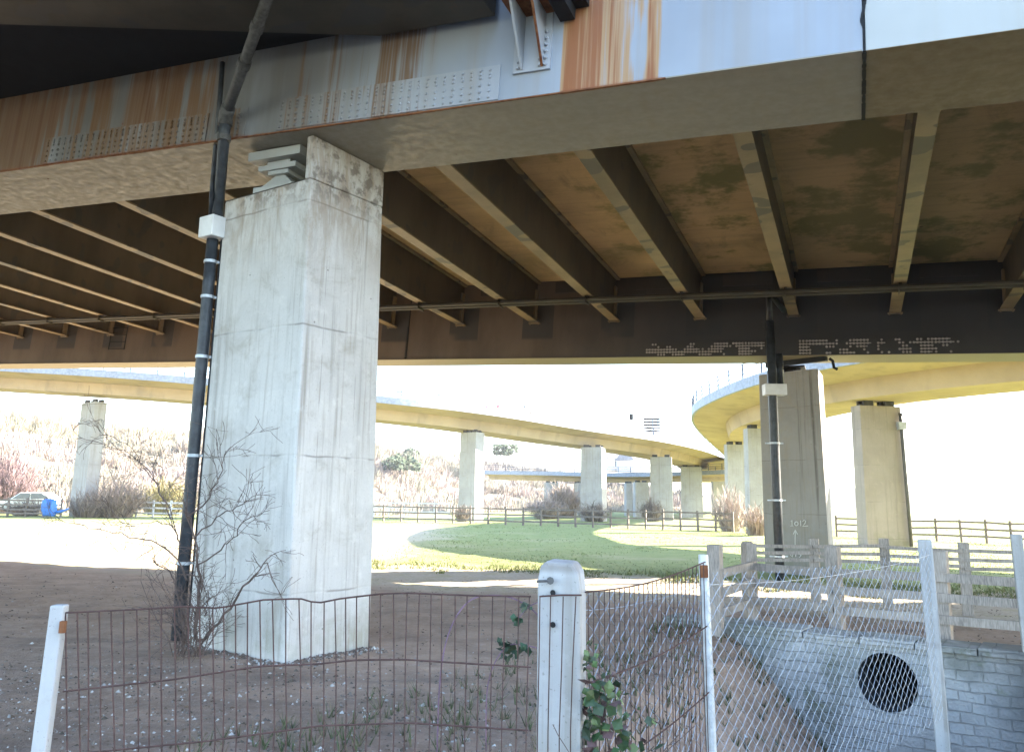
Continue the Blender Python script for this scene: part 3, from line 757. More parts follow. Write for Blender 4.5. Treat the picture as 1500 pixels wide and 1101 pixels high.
KP = [(60, -2, 6.4), (38, 12, 6.2), (28, 20, 6.05), (21.5, 26.5, 6.0), (17.2, 32.1, 6.0), (15.2, 37.4, 6.0), (14.7, 44.8, 6.0), (15.3, 51.5, 6.0), (17.6, 60.6, 6.0), (22.1, 75.2, 6.0), (27.5, 91.5, 5.8), (34, 112, 5.5), (42, 140, 5.0)]
rk, RKP, RKS = ramp('loop_ramp', 'yellowish curved loop ramp with blue grey railing at the right', KP)
BP = [(-2, 114, 4.2), (4, 111, 4.1), (16, 107, 3.95), (26, 100, 4.2), (30, 96, 4.5)]
rb, _, _ = ramp('low_bridge', 'low far bridge with grey parapet seen between the middle ramp piers', BP, half=1.6, over=1.4, depth=.5, n=5)

# ------------------------------------------------------------------ far piers
def sub(o, name, mb, mat, **k): return mb.build(name, mat, o, **k)
def solve(f, lo, hi, target):
    for _ in range(40):
        mid = (lo + hi) / 2
        if (f(mid) - target) * (f(hi) - target) <= 0: lo = mid
        else: hi = mid
    return (lo + hi) / 2
def far_pier(label, xl, xm, xr, Y, ztop, phi, mat='pier_far', z0=-.5, taper=.95, pads=True, wmax=6, group=None):
    B_ = atY(xm, 700, Y); B_.z = 0
    f1 = Vector((-math.cos(phi), math.sin(phi), 0)); f2 = Vector((math.sin(phi), math.cos(phi), 0))
    px = lambda P: proj((P.x, P.y, 3))[0]
    w = solve(lambda t: px(B_ + f1 * t), .05, wmax, xl); d = solve(lambda t: px(B_ + f2 * t), .05, wmax, xr)
    w = max(.7, w); d = max(.7, min(d, 3.2))
    A_ = B_ + f1 * w; D_ = B_ + f2 * d; E_ = A_ + D_ - B_
    g = gh(B_.x, B_.y)
    bot = [Vector((p.x, p.y, g)) for p in (A_, B_, D_, E_)]
    r = empty('ramp_pier', ((A_.x + D_.x) / 2, (A_.y + D_.y) / 2, g)); tag(r, label, 'pier', 'piers of the slip roads')
    gap = .22 if pads else .0
    mb = MB(); mb.prism([p + Vector((0, 0, -.5)) for p in bot], shrink(bot, ztop - gap, taper)); mb.build('shaft', M[mat], r)
    if pads:
        t = shrink(bot, ztop - gap, .86)
        for fx in (.18, .82):
            for fy in (.22, .78):
                p = t[0].lerp(t[1], fx).lerp(t[3].lerp(t[2], fx), fy); mb = MB(); mb.obox(p, f1, f2, Vector((0, 0, 1)), w * .22, d * .22, gap); mb.build('bearing', M['pad'], r)
        mb = MB(); mb.prism(shrink(bot, ztop - gap - .42, taper + .012), shrink(bot, ztop - gap - .38, taper + .012)); mb.build('cap_band', M[mat], r)
    return r, bot, f1, f2
far_pier('slim leaning-shadowed ramp pier at the left, rising out of brown scrub', 107, 127, 147, 60.3, 8.45, R(40))
far_pier('square ramp pier standing alone in the middle behind the post and rail fence', 672, 696, 709, 64.6, 6.98, R(37))
far_pier('ramp pier with a bare bush at its foot, right of the lone square pier', 850, 882, 889, 72, 6.42, R(18))
far_pier('ramp pier with twiggy shrub at its foot, second right of the lone square pier', 952, 985, 990, 80.5, 6.1, R(14))
far_pier('plain ramp pier furthest along, below where the two ramps merge', 997, 1029, 1031, 97, 5.85, R(10))
far_pier('distant pier half hidden just left of the loop ramp piers', 1041, 1044, 1068, 108, 5.6, R(80))
far_pier('loop ramp pier half hidden behind its nearer neighbour, white bush at its foot', 1064, 1066, 1094, 60, 6.0, R(85))
far_pier('loop ramp pier seen just left of the chalked pier', 1091, 1097, 1140, 46.5, 6.0, R(84))
p3, p3b, f31, f32 = far_pier('broad tan loop ramp pier with a thin drainpipe at its right edge', 1250, 1265, 1328, 34.6, 6.0, R(79), taper=.94, mat='pier_tan')
# thin drainpipe on that pier and the overhead cable
pd = p3b[2].lerp(p3b[1], .06) + (p3b[1] - p3b[0]).normalized() * .14; pdt = pd.copy()
dp3 = empty('drainpipe', pd); tag(dp3, 'thin grey drainpipe down the broad tan loop ramp pier', 'drainpipe')
mb = MB(); inn = (p3b[0] + p3b[2]) / 2 - pd; inn.z = 0
mb.tube([pd + inn * .0, pd + inn * .03 + Vector((0, 0, 2.8)), pd + inn * .055 + Vector((0, 0, 5.1)), pd + inn * .058 + Vector((0, 0, 5.5))], .075, 8)
mb.build('pipe', M['iron_worn'], dp3, smooth=True)
mb = MB(); q = pd + inn * .05 + Vector((0, 0, 4.8)); mb.box(q.x - .16, q.x + .16, q.y - .14, q.y + .14, q.z, q.z + .32); mb.build('junction_box', M['galv'], dp3)
ca = pd + inn * .058 + Vector((0, 0, 5.42)); cbp = atY(1560, 578, 27.0)
mb = MB(); mb.tube([ca.lerp(cbp, t) - Vector((0, 0, .25 * math.sin(math.pi * t))) for t in [k / 12 for k in range(13)]], .022, 5)
o = mb.build('overhead_cable', M['black_steel']); tag(o, 'black overhead cable running off right from the broad tan pier', 'cable')
# low bridge piers
for lab, xl, xm, xr, Y in (('wide pale pier of the low far bridge, leftmost of them', 797, 799, 819, 108), ('narrow pier of the low bridge just left of the bushy ramp pier', 840, 847, 849, 107), ('narrow sunlit pier of the low bridge beside the bushy ramp pier', 914, 917, 927, 103), ('wider pier of the low bridge beside the shrub-footed ramp pier', 928, 930, 951, 97)):
    far_pier(lab, xl, xm, xr, Y, 4.0, R(75), wmax=4)

# ------------------------------------------------------------------ fences
def rail_fence(label, pts, posth, rails, ps=.12, rw=.04, rh=.11, mat='timber', cat='fence', name='timber_fence', embed=.3, side=1, group=None):
    o = pts[len(pts) // 2]
    root = empty(name, (o[0], o[1], gh(o[0], o[1]))); tag(root, label, cat, group)
    PT = [Vector((p[0], p[1], gh(p[0], p[1]) if len(p) < 3 else p[2])) for p in pts]
    m = M[mat]; rnd = random.Random(len(label))
    for i, p in enumerate(PT):
        d = PT[min(i + 1, len(PT) - 1)] - PT[max(i - 1, 0)]; d.z = 0; d.normalize(); e = Vector((d.y, -d.x, 0))
        mb = MB(); mb.obox(p - Vector((0, 0, embed)), d, e, Vector((rnd.uniform(-.02, .02), rnd.uniform(-.02, .02), 1)), ps, ps, posth + embed + rnd.uniform(-.03, .05)); mb.build('post', m, root, bevel=.008 if ps > .1 and posth > 1.05 and len(PT) < 8 else 0)
    mb = MB()
    for i in range(len(PT) - 1):
        d = (PT[i + 1] - PT[i]); d.z = 0; d.normalize(); e = Vector((d.y, -d.x, 0)) * side * (ps / 2 + rw / 2 + .002)
        for h in rails:
            mb.bar(PT[i] + e + Vector((0, 0, h + rnd.uniform(-.02, .02))), PT[i + 1] + e + Vector((0, 0, h + rnd.uniform(-.02, .02))), rw, rh)
    mb.build('rail', m, root)
    return root
def gpts(lst): return [tuple(gz(x, y)[:2]) for x, y in lst]
xs = [536 + 23.3 * k for k in range(14)]
rail_fence('dark post and rail fence crossing the field behind the shaded grass', [tuple(atY(536 + 25.6 * k, 760, 60 - k * .55)[:2]) for k in range(22)], 1.15, (.25, .65, 1.03), .11, .04, .09, 'timber_dark', side=1)
rail_fence('far dark post and rail fence at the right, beyond the broad tan pier', [tuple(atY(1226 + 36.5 * k, 780, 44 - k * .9)[:2]) for k in range(9)], 1.05, (.3, .62, .93), .11, .04, .09, 'timber_dark', side=1)
rail_fence('dark weathered fence at far left in front of the white car', [tuple(atY(-40 + 26 * k, 745, 57)[:2]) for k in range(6)], 1.25, (.25, .5, .8, 1.1), .12, .04, .11, 'timber_dark')
rail_fence('white painted fence below the brown scrub at the left', [tuple(atY(150 + 25 * k, 745, 62)[:2]) for k in range(6)], 1.2, (.3, .65, 1.05), .12, .04, .12, 'timber_white')
rail_fence('low white barrier left of the lone square pier', [tuple(atY(548 + 22 * k, 738, 74)[:2]) for k in range(6)], 1.45, (.6, 1.0, 1.35), .1, .04, .12, 'timber_white')
def npt(x, Y): q = atY(x, 850, Y); return (q.x, q.y)
NF = [npt(1046, 11.2) + (.0,), npt(1097, 12.6) + (.0,), npt(1224, 11.65) + (.0,), npt(1377, 10.85) + (.0,), npt(1545, 10.05) + (.0,)]
rail_fence('grey timber fence just behind the culvert wall, with three widely spaced rails', NF, 1.10, (.31, .55, .79), .17, .045, .105, 'timber', side=1)
BF = [npt(1097, 15.0), npt(1194, 14.5), npt(1299, 14.1), npt(1414, 13.6), npt(1520, 13.2)]
rail_fence('grey timber fence behind the nearer one, with three closely set upper rails', BF, 1.08, (.74, .865, .99), .16, .045, .055, 'timber', side=1)

# ------------------------------------------------------------------ culvert headwall
def headwall():
    L = 7.6; ac = 2.47; r = .335; zc_ = -.38; zb = -1.95; zt = .03
    org = Vector((DW0.x, DW0.y, 0)); ax_ = Vector((DWD.x, DWD.y, 0)); ny = Vector((DWN.x, DWN.y, 0))
    root = empty('culvert_headwall', org + ax_ * ac + Vector((0, 0, zb)), Matrix((ax_, -ny, Vector((0, 0, 1)))).transposed())
    tag(root, 'rough grey stone culvert headwall with a dark round pipe mouth', 'culvert')
    mb = MB(); y0 = -.34
    def q(a, z): return (a - ac, y0, z - zb)
    N_ = 28; arch = [(ac - r * math.cos(2 * math.pi * k / N_), zc_ + r * math.sin(2 * math.pi * k / N_)) for k in range(N_ + 1)]
    mb.add([q(-.4, zb), q(ac - r, zb), q(ac - r, zt), q(-.4, zt)], [(0, 1, 2, 3)])
    mb.add([q(ac + r, zb), q(L, zb), q(L, zt), q(ac + r, zt)], [(0, 1, 2, 3)])
    for k in range(N_):
        a, b = arch[k], arch[k + 1]; e = zt if k < N_ // 2 else zb
        mb.add([q(*a), q(*b), q(b[0], e), q(a[0], e)], [(0, 1, 2, 3)])
    yb = .12
    mb.add([(-.4 - ac, y0, zt - zb), (L - ac, y0, zt - zb), (L - ac, yb, zt - zb), (-.4 - ac, yb, zt - zb)], [(0, 1, 2, 3)])
    mb.add([(-.4 - ac, y0, 0), (-.4 - ac, yb, 0), (-.4 - ac, yb, zt - zb), (-.4 - ac, y0, zt - zb)], [(0, 1, 2, 3)])
    mb.build('wall', M['headwall'], root, local=True)
    mb = MB(); ring = arch
    n = len(ring)
    mb.add([(a - ac, y0 - .0, z - zb) for a, z in ring] + [(a - ac, 7.5, z - zb) for a, z in ring], [(i, i + 1, n + i + 1, n + i) for i in range(n - 1)] + [tuple(range(n, 2 * n))])
    mb.build('pipe_barrel', M['iron'], root, local=True)
    mb = MB()
    for k in range(N_):
        a, b = arch[k], arch[k + 1]
        o = lambda p, s: (ac + (p[0] - ac) * s, zc_ + (p[1] - zc_) * s)
        P = [o(a, 1.0), o(b, 1.0), o(b, 1.13), o(a, 1.13)]
        mb.prism([(x - ac, y0 - .012, z - zb) for x, z in P], [(x - ac, y0 - .0015, z - zb) for x, z in P])
    mb.build('arch_ring', M['headwall'], root, local=True)
    rn = random.Random(5); mb = MB(); x = -.4 - ac
    while x < L - ac:
        w = rn.uniform(.45, .8); w = min(w, L - ac - x)
        mb.box(x + .006, x + w - .006, y0 - .05 + rn.uniform(-.015, .015), .16, zt - zb + .002, zt - zb + .085 + rn.uniform(-.012, .012)); x += w
    mb.build('coping', M['headwall'], root, local=True, bevel=.012)
headwall()
# pale pole lying in the ditch
a = gz(1296, 1000, -1.0); b = gz(1333, 978, -.95)
mb = MB(); mb.tube([gz(1285, 1006, -1.15), gz(1333, 978, -.62)], .028, 7); o = mb.build('fallen_pole', M['galv']); tag(o, 'pale pole leaning across the mouth of the culvert pipe', 'pole')

# ------------------------------------------------------------------ foreground fences
Lp = atY(85, 885, 4.25); Cp = atY(824, 820, 4.2); Mp = atY(1030, 812, 5.3); Np = atY(1354, 790, 7.7); Qp = atY(1488, 782, 9.6)
up = Vector((0, 0, 1))
# concrete straining post
g = gh(Cp.x, Cp.y); r = empty('concrete_post', (Cp.x, Cp.y, g)); tag(r, 'weathered concrete fence post with rounded top, two holes and an eye bolt', 'post')
mb = MB(); w = .108; d = .10; ht = Cp.z - g
prof = [(-w, -.4), (w, -.4), (w * .99, ht - .13), (w * .88, ht - .05), (w * .62, ht - .006), (-w * .55, ht), (-w * .86, ht - .022), (-w * .98, ht - .09)]
rot = Matrix.Rotation(R(-14), 3, 'Z')
mb.prism([rot @ Vector((x, -d, z)) + Vector((Cp.x, Cp.y, g)) for x, z in prof], [rot @ Vector((x * .96, d, z)) + Vector((Cp.x, Cp.y, g)) for x, z in prof])
mb.build('shaft', M['post_conc'], r, bevel=.018)
mb = MB()
for zz in (1.7 - .40, 1.7 - .575):
    pass
for (x, y) in ((810, 868), (810, 915)):
    q = atY(x, y, Cp.y - d - .012); mb.tube([q, q + Vector((0, .02, 0))], .013, 8)
mb.build('hole', M['black_steel'], r)
mb = MB(); q = atY(806, 850, Cp.y - d - .02); q2 = atY(786, 851, Cp.y - d - .03); mb.tube([q + Vector((0, .03, 0)), q, q2], .007, 6); mb.tube([q - Vector((0, .006, 0)), q + Vector((0, .008, 0))], .018, 8)
mb.build('eye_bolt', M['iron_worn'], r)
# rusty wire fence with its left post
def interp(lst, x):
    for (x0, y0), (x1, y1) in zip(lst, lst[1:]):
        if x0 <= x <= x1: return y0 + (y1 - y0) * (x - x0) / (x1 - x0)
    return lst[-1][1] if x > lst[-1][0] else lst[0][1]
top_l = [(92, 897), (200, 892), (268, 888), (320, 890), (385, 878), (440, 876), (464, 883), (500, 876), (560, 869), (600, 868), (700, 872), (790, 873)]
mid_l = [(92, 1012), (250, 995), (380, 975), (464, 972), (520, 966), (590, 965), (700, 972), (790, 977)]
low_l = [(92, 1105), (300, 1085), (470, 1062), (600, 1058), (790, 1070)]
def fpl(x, y):                                   # vertical plane from the left post to the concrete post, passing before it
    a = Vector((Lp.x, Lp.y, 0)); b = Vector((Cp.x, Cp.y - .14, 0)); nn = (b - a).cross(up).normalized(); return plane(x, y, a, nn)
wf = empty('wire_fence', (Lp.x + 1.2, 4.22, 0)); tag(wf, 'rusty sagging wire fence of thin upright wires in front of the nearest pier', 'fence')
mb = MB(); g = gh(Lp.x, Lp.y); lt = Vector((.02, 0, 1))
mb.obox(Vector((Lp.x - .02, Lp.y, g - .3)), Vector((1, .1, 0)).normalized(), Vector((-.1, 1, 0)).normalized(), lt, .068, .068, Lp.z - g + .3); mb.build('post', M['post_conc'], wf, bevel=.008)
mb = MB(); q = atY(93, 909, Lp.y - .04); mb.bar(q, q + Vector((0, 0, -.055)), .025, .025); mb.build('rust_lug', M['rust'], wf)
rnd = random.Random(3); mb = MB()
for ln in (top_l, mid_l, low_l):
    mb.tube([fpl(x, interp(ln, x)) for x in range(92, 792, 14)], .0044, 5)
x = 96.0; k = 0
while x < 850:
    tx = min(x, 846); sl = (x - 420) * -.012 + rnd.uniform(-3, 3)
    pts = [fpl(x, interp(top_l, min(x, 789))), fpl(x + sl * .5 + rnd.uniform(-1.2, 1.2), interp(mid_l, min(x, 789))), fpl(x + sl, interp(low_l, min(x, 789)))]
    lowp = pts[-1].copy(); lowp.z = .02
    mb.tube(pts + [lowp], .0036, 4)
    x += 17.6 + rnd.uniform(-2.2, 2.2)
mb.tube([fpl(790, 873), fpl(820, 871), fpl(852, 871)], .0044, 5)
mb.build('wire_panel', M['wire_rust'], wf)
# second rusty panel between the concrete post and the tube post
a = Vector((Cp.x + .11, Cp.y - .02, 0)); b = Vector((Mp.x, Mp.y - .05, 0))
wf2 = empty('wire_fence', a.lerp(b, .5)); tag(wf2, 'short rusty wire fence rising from the concrete post to the galvanised tube post', 'fence')
mb = MB(); zt_a = fpl(852, 871).z - .0; zt_b = Mp.z - .04
def topz(t): return zt_a + (zt_b - zt_a) * (t ** 1.15) - .03 * math.sin(math.pi * t)
for off in (0, .42, .84): mb.tube([a.lerp(b, t) + up * (topz(t) - off * (1 - .1 * t)) for t in [k / 16 for k in range(17)]], .0042, 5)
for k in range(27):
    t = (k + .5) / 27; p = a.lerp(b, t); mb.tube([p + up * topz(t), p + up * .03 + Vector((rnd.uniform(-.015, .015), 0, 0))], .0030, 4)
mb.build('wire_panel', M['wire_rust'], wf2)
# chain link fence
cl = empty('chain_link_fence', (Mp.x, Mp.y, gh(Mp.x, Mp.y))); tag(cl, 'galvanised chain link fence with leaning posts at the lower right', 'fence')
mb = MB(); g = gh(Mp.x, Mp.y); mb.tube([Vector((Mp.x + .045, Mp.y, g - .3)), Mp], .030, 12); mb.build('post', M['galv'], cl, smooth=False)
mb = MB(); q = Mp + Vector((-.005, -.034, -.05)); mb.obox(q - up * .085, Vector((1, 0, 0)), Vector((0, 1, 0)), up, .045, .02, .075); mb.build('rust_lug', M['rust'], cl)
for P, s, l in ((Np, .118, .045), (Qp, .115, .035)):
    g = gh(P.x, P.y); mb = MB(); mb.obox(Vector((P.x + l, P.y, g - .3)), Vector((.9, -.43, 0)).normalized(), Vector((.43, .9, 0)).normalized(), Vector((-l / (P.z - g + .3), 0, 1)), s, s, P.z - g + .3); mb.build('post', M['post_conc'], cl, bevel=.012)
def mesh_between(a, b, za, zb_, hgt, pitch=.052, sag=.03):
    mb = MB(); L = (b - a).length; n = int(L / pitch); rows = int(hgt / (pitch * .9)); dv = hgt / rows
    def P(i, j, off):
        t = min(1, max(0, i / n)); z = za + (zb_ - za) * t - sag * math.sin(math.pi * t) - j * dv
        nn = (b - a).cross(up).normalized(); w_ = .012 * math.sin(t * 9 + j * .15)
        return a.lerp(b, i / n) + nn * (off + w_) + up * (z - .02)
    for i in range(n):
        pts = []
        for j in range(rows + 1): pts.append(P(i + (.0 if (j + i) % 2 == 0 else 1.0), j, .003 if j % 2 else -.003))
        mb.tube([P(i + .5, -.55, 0)] + pts, .0022, 3, caps=False)
    for hh in (1,):
        mb.tube([P(k * n / 20, hh, -.006) for k in range(21)], .0019, 4, caps=False)
    return mb
mesh_between(Vector((Cp.x + .12, Cp.y + .06, 0)), Vector((Mp.x, Mp.y + .04, 0)), Mp.z - .14, Mp.z - .11, 1.3, .056).build('wire_mesh', M['wire_galv'], cl)
mesh_between(Vector((Mp.x, Mp.y - .04, 0)), Vector((Np.x, Np.y - .09, 0)), Mp.z - .11, Np.z - .06, 1.42, .052, .06).build('wire_mesh', M['wire_galv'], cl)

# ------------------------------------------------------------------ plants
def grow(mb, p, d, L, r, depth, rnd, spread=.7, grav=.0, seg=5, minr=.0022, kids=(2, 4)):
    pts = [p.copy()]; rs = [r]; dd = d.normalized(); n = 5
    for i in range(n):
        dd = (dd + Vector((rnd.gauss(0, .17), rnd.gauss(0, .17), rnd.gauss(0, .13) + grav))).normalized()
        pts.append(pts[-1] + dd * (L / n)); rs.append(max(minr, r * (1 - .55 * (i + 1) / n)))
    mb.tube(pts, rs, seg, caps=False)
    if depth <= 0: return
    for k in range(rnd.randint(*kids)):
        i = rnd.randint(1, n); q = pts[i]
        nd = (dd + Vector((rnd.gauss(0, spread), rnd.gauss(0, spread), rnd.gauss(.05, spread)))).normalized()
        grow(mb, q, nd, L * rnd.uniform(.45, .8), rs[i] * .62, depth - 1, rnd, spread, grav, max(3, seg - 1), minr, kids)
# the bare shrub at the pier's foot: main stems follow the picture, twigs fork off them
rnd = random.Random(21); mb = MB()
def sp(x, y, Y): return atY(x, y, Y)
stems = [([(285, 935, 9.15), (292, 860, 9.1), (286, 800, 9.05), (276, 752, 9.0)], .022),
         ([(292, 938, 9.05), (330, 900, 8.95), (365, 850, 8.85), (390, 823, 8.8)], .017),
         ([(270, 940, 9.2), (262, 880, 9.3), (250, 838, 9.3), (222, 820, 9.3)], .014),
         ([(276, 850, 9.1), (240, 800, 9.15), (190, 785, 9.2), (120, 768, 9.3), (70, 760, 9.3)], .010),
         ([(276, 760, 9.0), (300, 735, 8.95), (320, 700, 8.9), (330, 660, 8.9)], .010),
         ([(262, 800, 9.1), (248, 745, 9.2), (215, 690, 9.3), (190, 655, 9.3), (150, 636, 9.3)], .008),
         ([(262, 790, 9.1), (240, 735, 9.3), (212, 682, 9.4), (160, 652, 9.4), (112, 642, 9.4)], .007),
         ([(286, 830, 9.05), (330, 800, 8.9), (352, 770, 8.85), (395, 745, 8.8)], .009),
         ([(280, 790, 9.0), (310, 765, 8.95), (345, 742, 8.9), (362, 735, 8.9)], .009),
         ([(255, 770, 9.2), (230, 765, 9.3), (180, 768, 9.4), (150, 768, 9.4)], .006),
         ([(300, 900, 9.0), (306, 880, 8.95), (302, 872, 8.95)], .008)]
for st, rr in stems:
    pts = catmull([sp(*q) for q in st], 5); n = len(pts)
    pts = [p + Vector((rnd.gauss(0, .012), rnd.gauss(0, .012), rnd.gauss(0, .012))) for p in pts]
    mb.tube(pts, [max(.0035, rr * (1 - .75 * i / n)) for i in range(n)], 6, caps=False)
    for i in range(2, n):
        if rnd.random() < .62:
            d = (pts[i] - pts[i - 1]).normalized() + Vector((rnd.gauss(0, .6), rnd.gauss(0, .5), rnd.gauss(.1, .6)))
            grow(mb, pts[i], d, rnd.uniform(.15, .45), max(.0035, rr * .35), 2 if rnd.random() < .6 else 1, rnd, .75)
for k in range(26):
    a = rnd.uniform(0, 6.28); b0 = sp(rnd.uniform(255, 300), 938, 9.1); b0.z = .03
    grow(mb, b0, Vector((math.cos(a) * .5, math.sin(a) * .4 - .1, 1)), rnd.uniform(.3, .9), .006, 2, rnd, .6)
o = mb.build('bare_shrub', M['twig'], origin=(gz(285, 938).x, gz(285, 938).y, 0)); tag(o, 'leafless tangled shrub growing against the nearest pier and its drainpipe', 'shrub')
# ivy on the concrete post
def leafquads(mb, cols, p, s, rnd, tint):
    a = Vector((rnd.gauss(0, 1), rnd.gauss(0, 1) - .6, rnd.gauss(0, 1))).normalized(); b = a.orthogonal().normalized(); b.rotate(Matrix.Rotation(rnd.uniform(0, 6.28), 3, a)); c = a.cross(b)
    mb.add([p - b * s, p - b * s * .25 + c * s * .75, p + b * s * .9, p - b * s * .25 - c * s * .75, p + a * s * .18], [(0, 1, 4), (1, 2, 4), (2, 3, 4), (3, 0, 4)])
    f = rnd.uniform(.6, 1.35); cols += [(tint[0] * f, tint[1] * f, tint[2] * f, 1)] * 4
mb = MB(); cols = []; rnd = random.Random(8); base = Vector((Cp.x + .13, Cp.y - .05, 0))
stem = MB()
for k in range(430):
    t = rnd.random() ** .7; z = 1.06 * (1 - t) + .0
    wd = .05 + .30 * smooth(1.1, .55, z)
    p = Vector((base.x + abs(rnd.gauss(0, .5)) * wd * (.9 if z > .8 else 1.0) - .03, base.y - rnd.uniform(-.02, .16), z + rnd.gauss(0, .03)))
    leafquads(mb, cols, p, rnd.uniform(.014, .026) if z > .85 else rnd.uniform(.02, .042), rnd, rnd.choice([(.03, .075, .025), (.05, .10, .03), (.02, .045, .02), (.09, .05, .05), (.10, .14, .05)]))
for k in range(7): grow(stem, Vector((base.x + rnd.uniform(-.02, .1), base.y - .05, .0)), Vector((rnd.gauss(0, .15), rnd.gauss(0, .05), 1)), rnd.uniform(.4, .7), .006, 1, rnd, .3)
iv = empty('ivy', (base.x, base.y, 0)); tag(iv, 'dark green ivy climbing the right side of the weathered concrete post', 'plant')
l = mb.build('foliage', M['leaf'], iv); setcol(l, cols); stem.build('stem', M['twig'], iv)
# bramble arching over the wire
mb = MB(); br = empty('bramble', gz(640, 1010, 0)); tag(br, 'purple arching bramble stem with a few leaves behind the rusty wire fence', 'plant')
Yb = 4.7
mb.tube(catmull([atY(x, y, Yb + k * .05) for k, (x, y) in enumerate([(640, 1110), (645, 990), (660, 920), (690, 878), (735, 872), (770, 885), (792, 905)])], 6), .0045, 6)
mb.tube(catmull([atY(x, y, Yb) for x, y in [(790, 950), (770, 945), (740, 948), (715, 1000), (712, 1100)]], 6), .0035, 5)
mb.tube(catmull([atY(x, y, Yb) for x, y in [(792, 880), (775, 888), (762, 902), (752, 912)]], 5), .003, 5)
mb.build('stem', M['bramble'], br, smooth=True)
mb = MB(); cols = []
for (x, y, n, s) in ((742, 945, 16, 22), (768, 950, 10, 14), (772, 892, 9, 12), (757, 908, 6, 8), (748, 960, 8, 14)):
    for k in range(n): leafquads(mb, cols, atY(x + rnd.gauss(0, s * .4), y + rnd.gauss(0, s * .3), Yb + rnd.gauss(0, .03)), rnd.uniform(.018, .034), rnd, rnd.choice([(.03, .08, .04), (.02, .05, .03), (.04, .06, .03)]))
l = mb.build('foliage', M['leaf'], br); setcol(l, cols)

# stones, litter and short grass
rnd = random.Random(5)
def stones():
    mb = MB(); cols = []
    def stone(x, y, s, col):
        z = gh(x, y); k = 5; vs = []
        for a in range(k): t = 6.283 * a / k + rnd.random(); vs.append((x + s * math.cos(t) * rnd.uniform(.6, 1.2), y + s * math.sin(t) * rnd.uniform(.6, 1.2), z - .004))
        vs += [(x + rnd.gauss(0, s * .2), y + rnd.gauss(0, s * .2), z + s * rnd.uniform(.35, .8))]
        mb.add(vs, [(a, (a + 1) % k, k) for a in range(k)]); cols.extend([col] * k)
    n = 0
    while n < 11000:
        y = rnd.uniform(3.6, 17) if rnd.random() < .8 else rnd.uniform(3.6, 9.5); x = rnd.uniform(-.72 * y - .5, .68 * y + .5)
        den = .10 + .9 * smooth(9.6, 8.2, y) * smooth(1.5, -2.0, x) * smooth(-.25, .35, mnoise.noise(Vector((x * .9, y * 1.3, 1))) + .12) + .35 * smooth(9, 7.5, y)
        if rnd.random() > den: continue
        n += 1
        f = rnd.uniform(.5, 1.0); w = rnd.random() < .30 * (1 if x < 0 else .5)
        col = (.50 * f, .48 * f, .45 * f, 1) if w else rnd.choice([(.16 * f, .13 * f, .11 * f, 1), (.22 * f, .19 * f, .16 * f, 1), (.10 * f, .08 * f, .06 * f, 1)])
        stone(x, y, abs(rnd.gauss(.007, .008)) + .004, col)
    for k in range(900):
        i = rnd.randrange(2); a_, b_ = ((A, B), (B, D))[i]; t = rnd.random(); p = a_.lerp(b_, t); out = Vector((b_.y - a_.y, a_.x - b_.x)).normalized()
        o_ = abs(rnd.gauss(0, .14)); f = rnd.uniform(.5, 1.1); w = rnd.random() < .22
        stone(p.x + out.x * o_, p.y + out.y * o_, abs(rnd.gauss(.012, .01)) + .005, (.50 * f, .48 * f, .45 * f, 1) if w else (.17 * f, .13 * f, .105 * f, 1))
    # leaf litter
    for k in range(2600):
        y = rnd.uniform(4, 18); x = rnd.uniform(-.72 * y - .5, .68 * y); z = gh(x, y) + .006; s = rnd.uniform(.012, .028); t = rnd.random() * 6.28
        c_, s_ = math.cos(t) * s, math.sin(t) * s
        mb.add([(x - c_, y - s_, z), (x + s_ * .5, y - c_ * .5, z + rnd.uniform(0, .012)), (x + c_, y + s_, z + rnd.uniform(0, .02)), (x - s_ * .5, y + c_ * .5, z)], [(0, 1, 2, 3)])
        f = rnd.uniform(.5, 1.1); cols.append((.13 * f, .085 * f, .055 * f, 1))
    o = mb.build('loose_stones', M['stone'], origin=(0, 8, 0)); setcol(o, cols); tag(o, 'loose chalk pebbles and dead leaves on the bare ground', 'stones', kind='stuff')
stones()
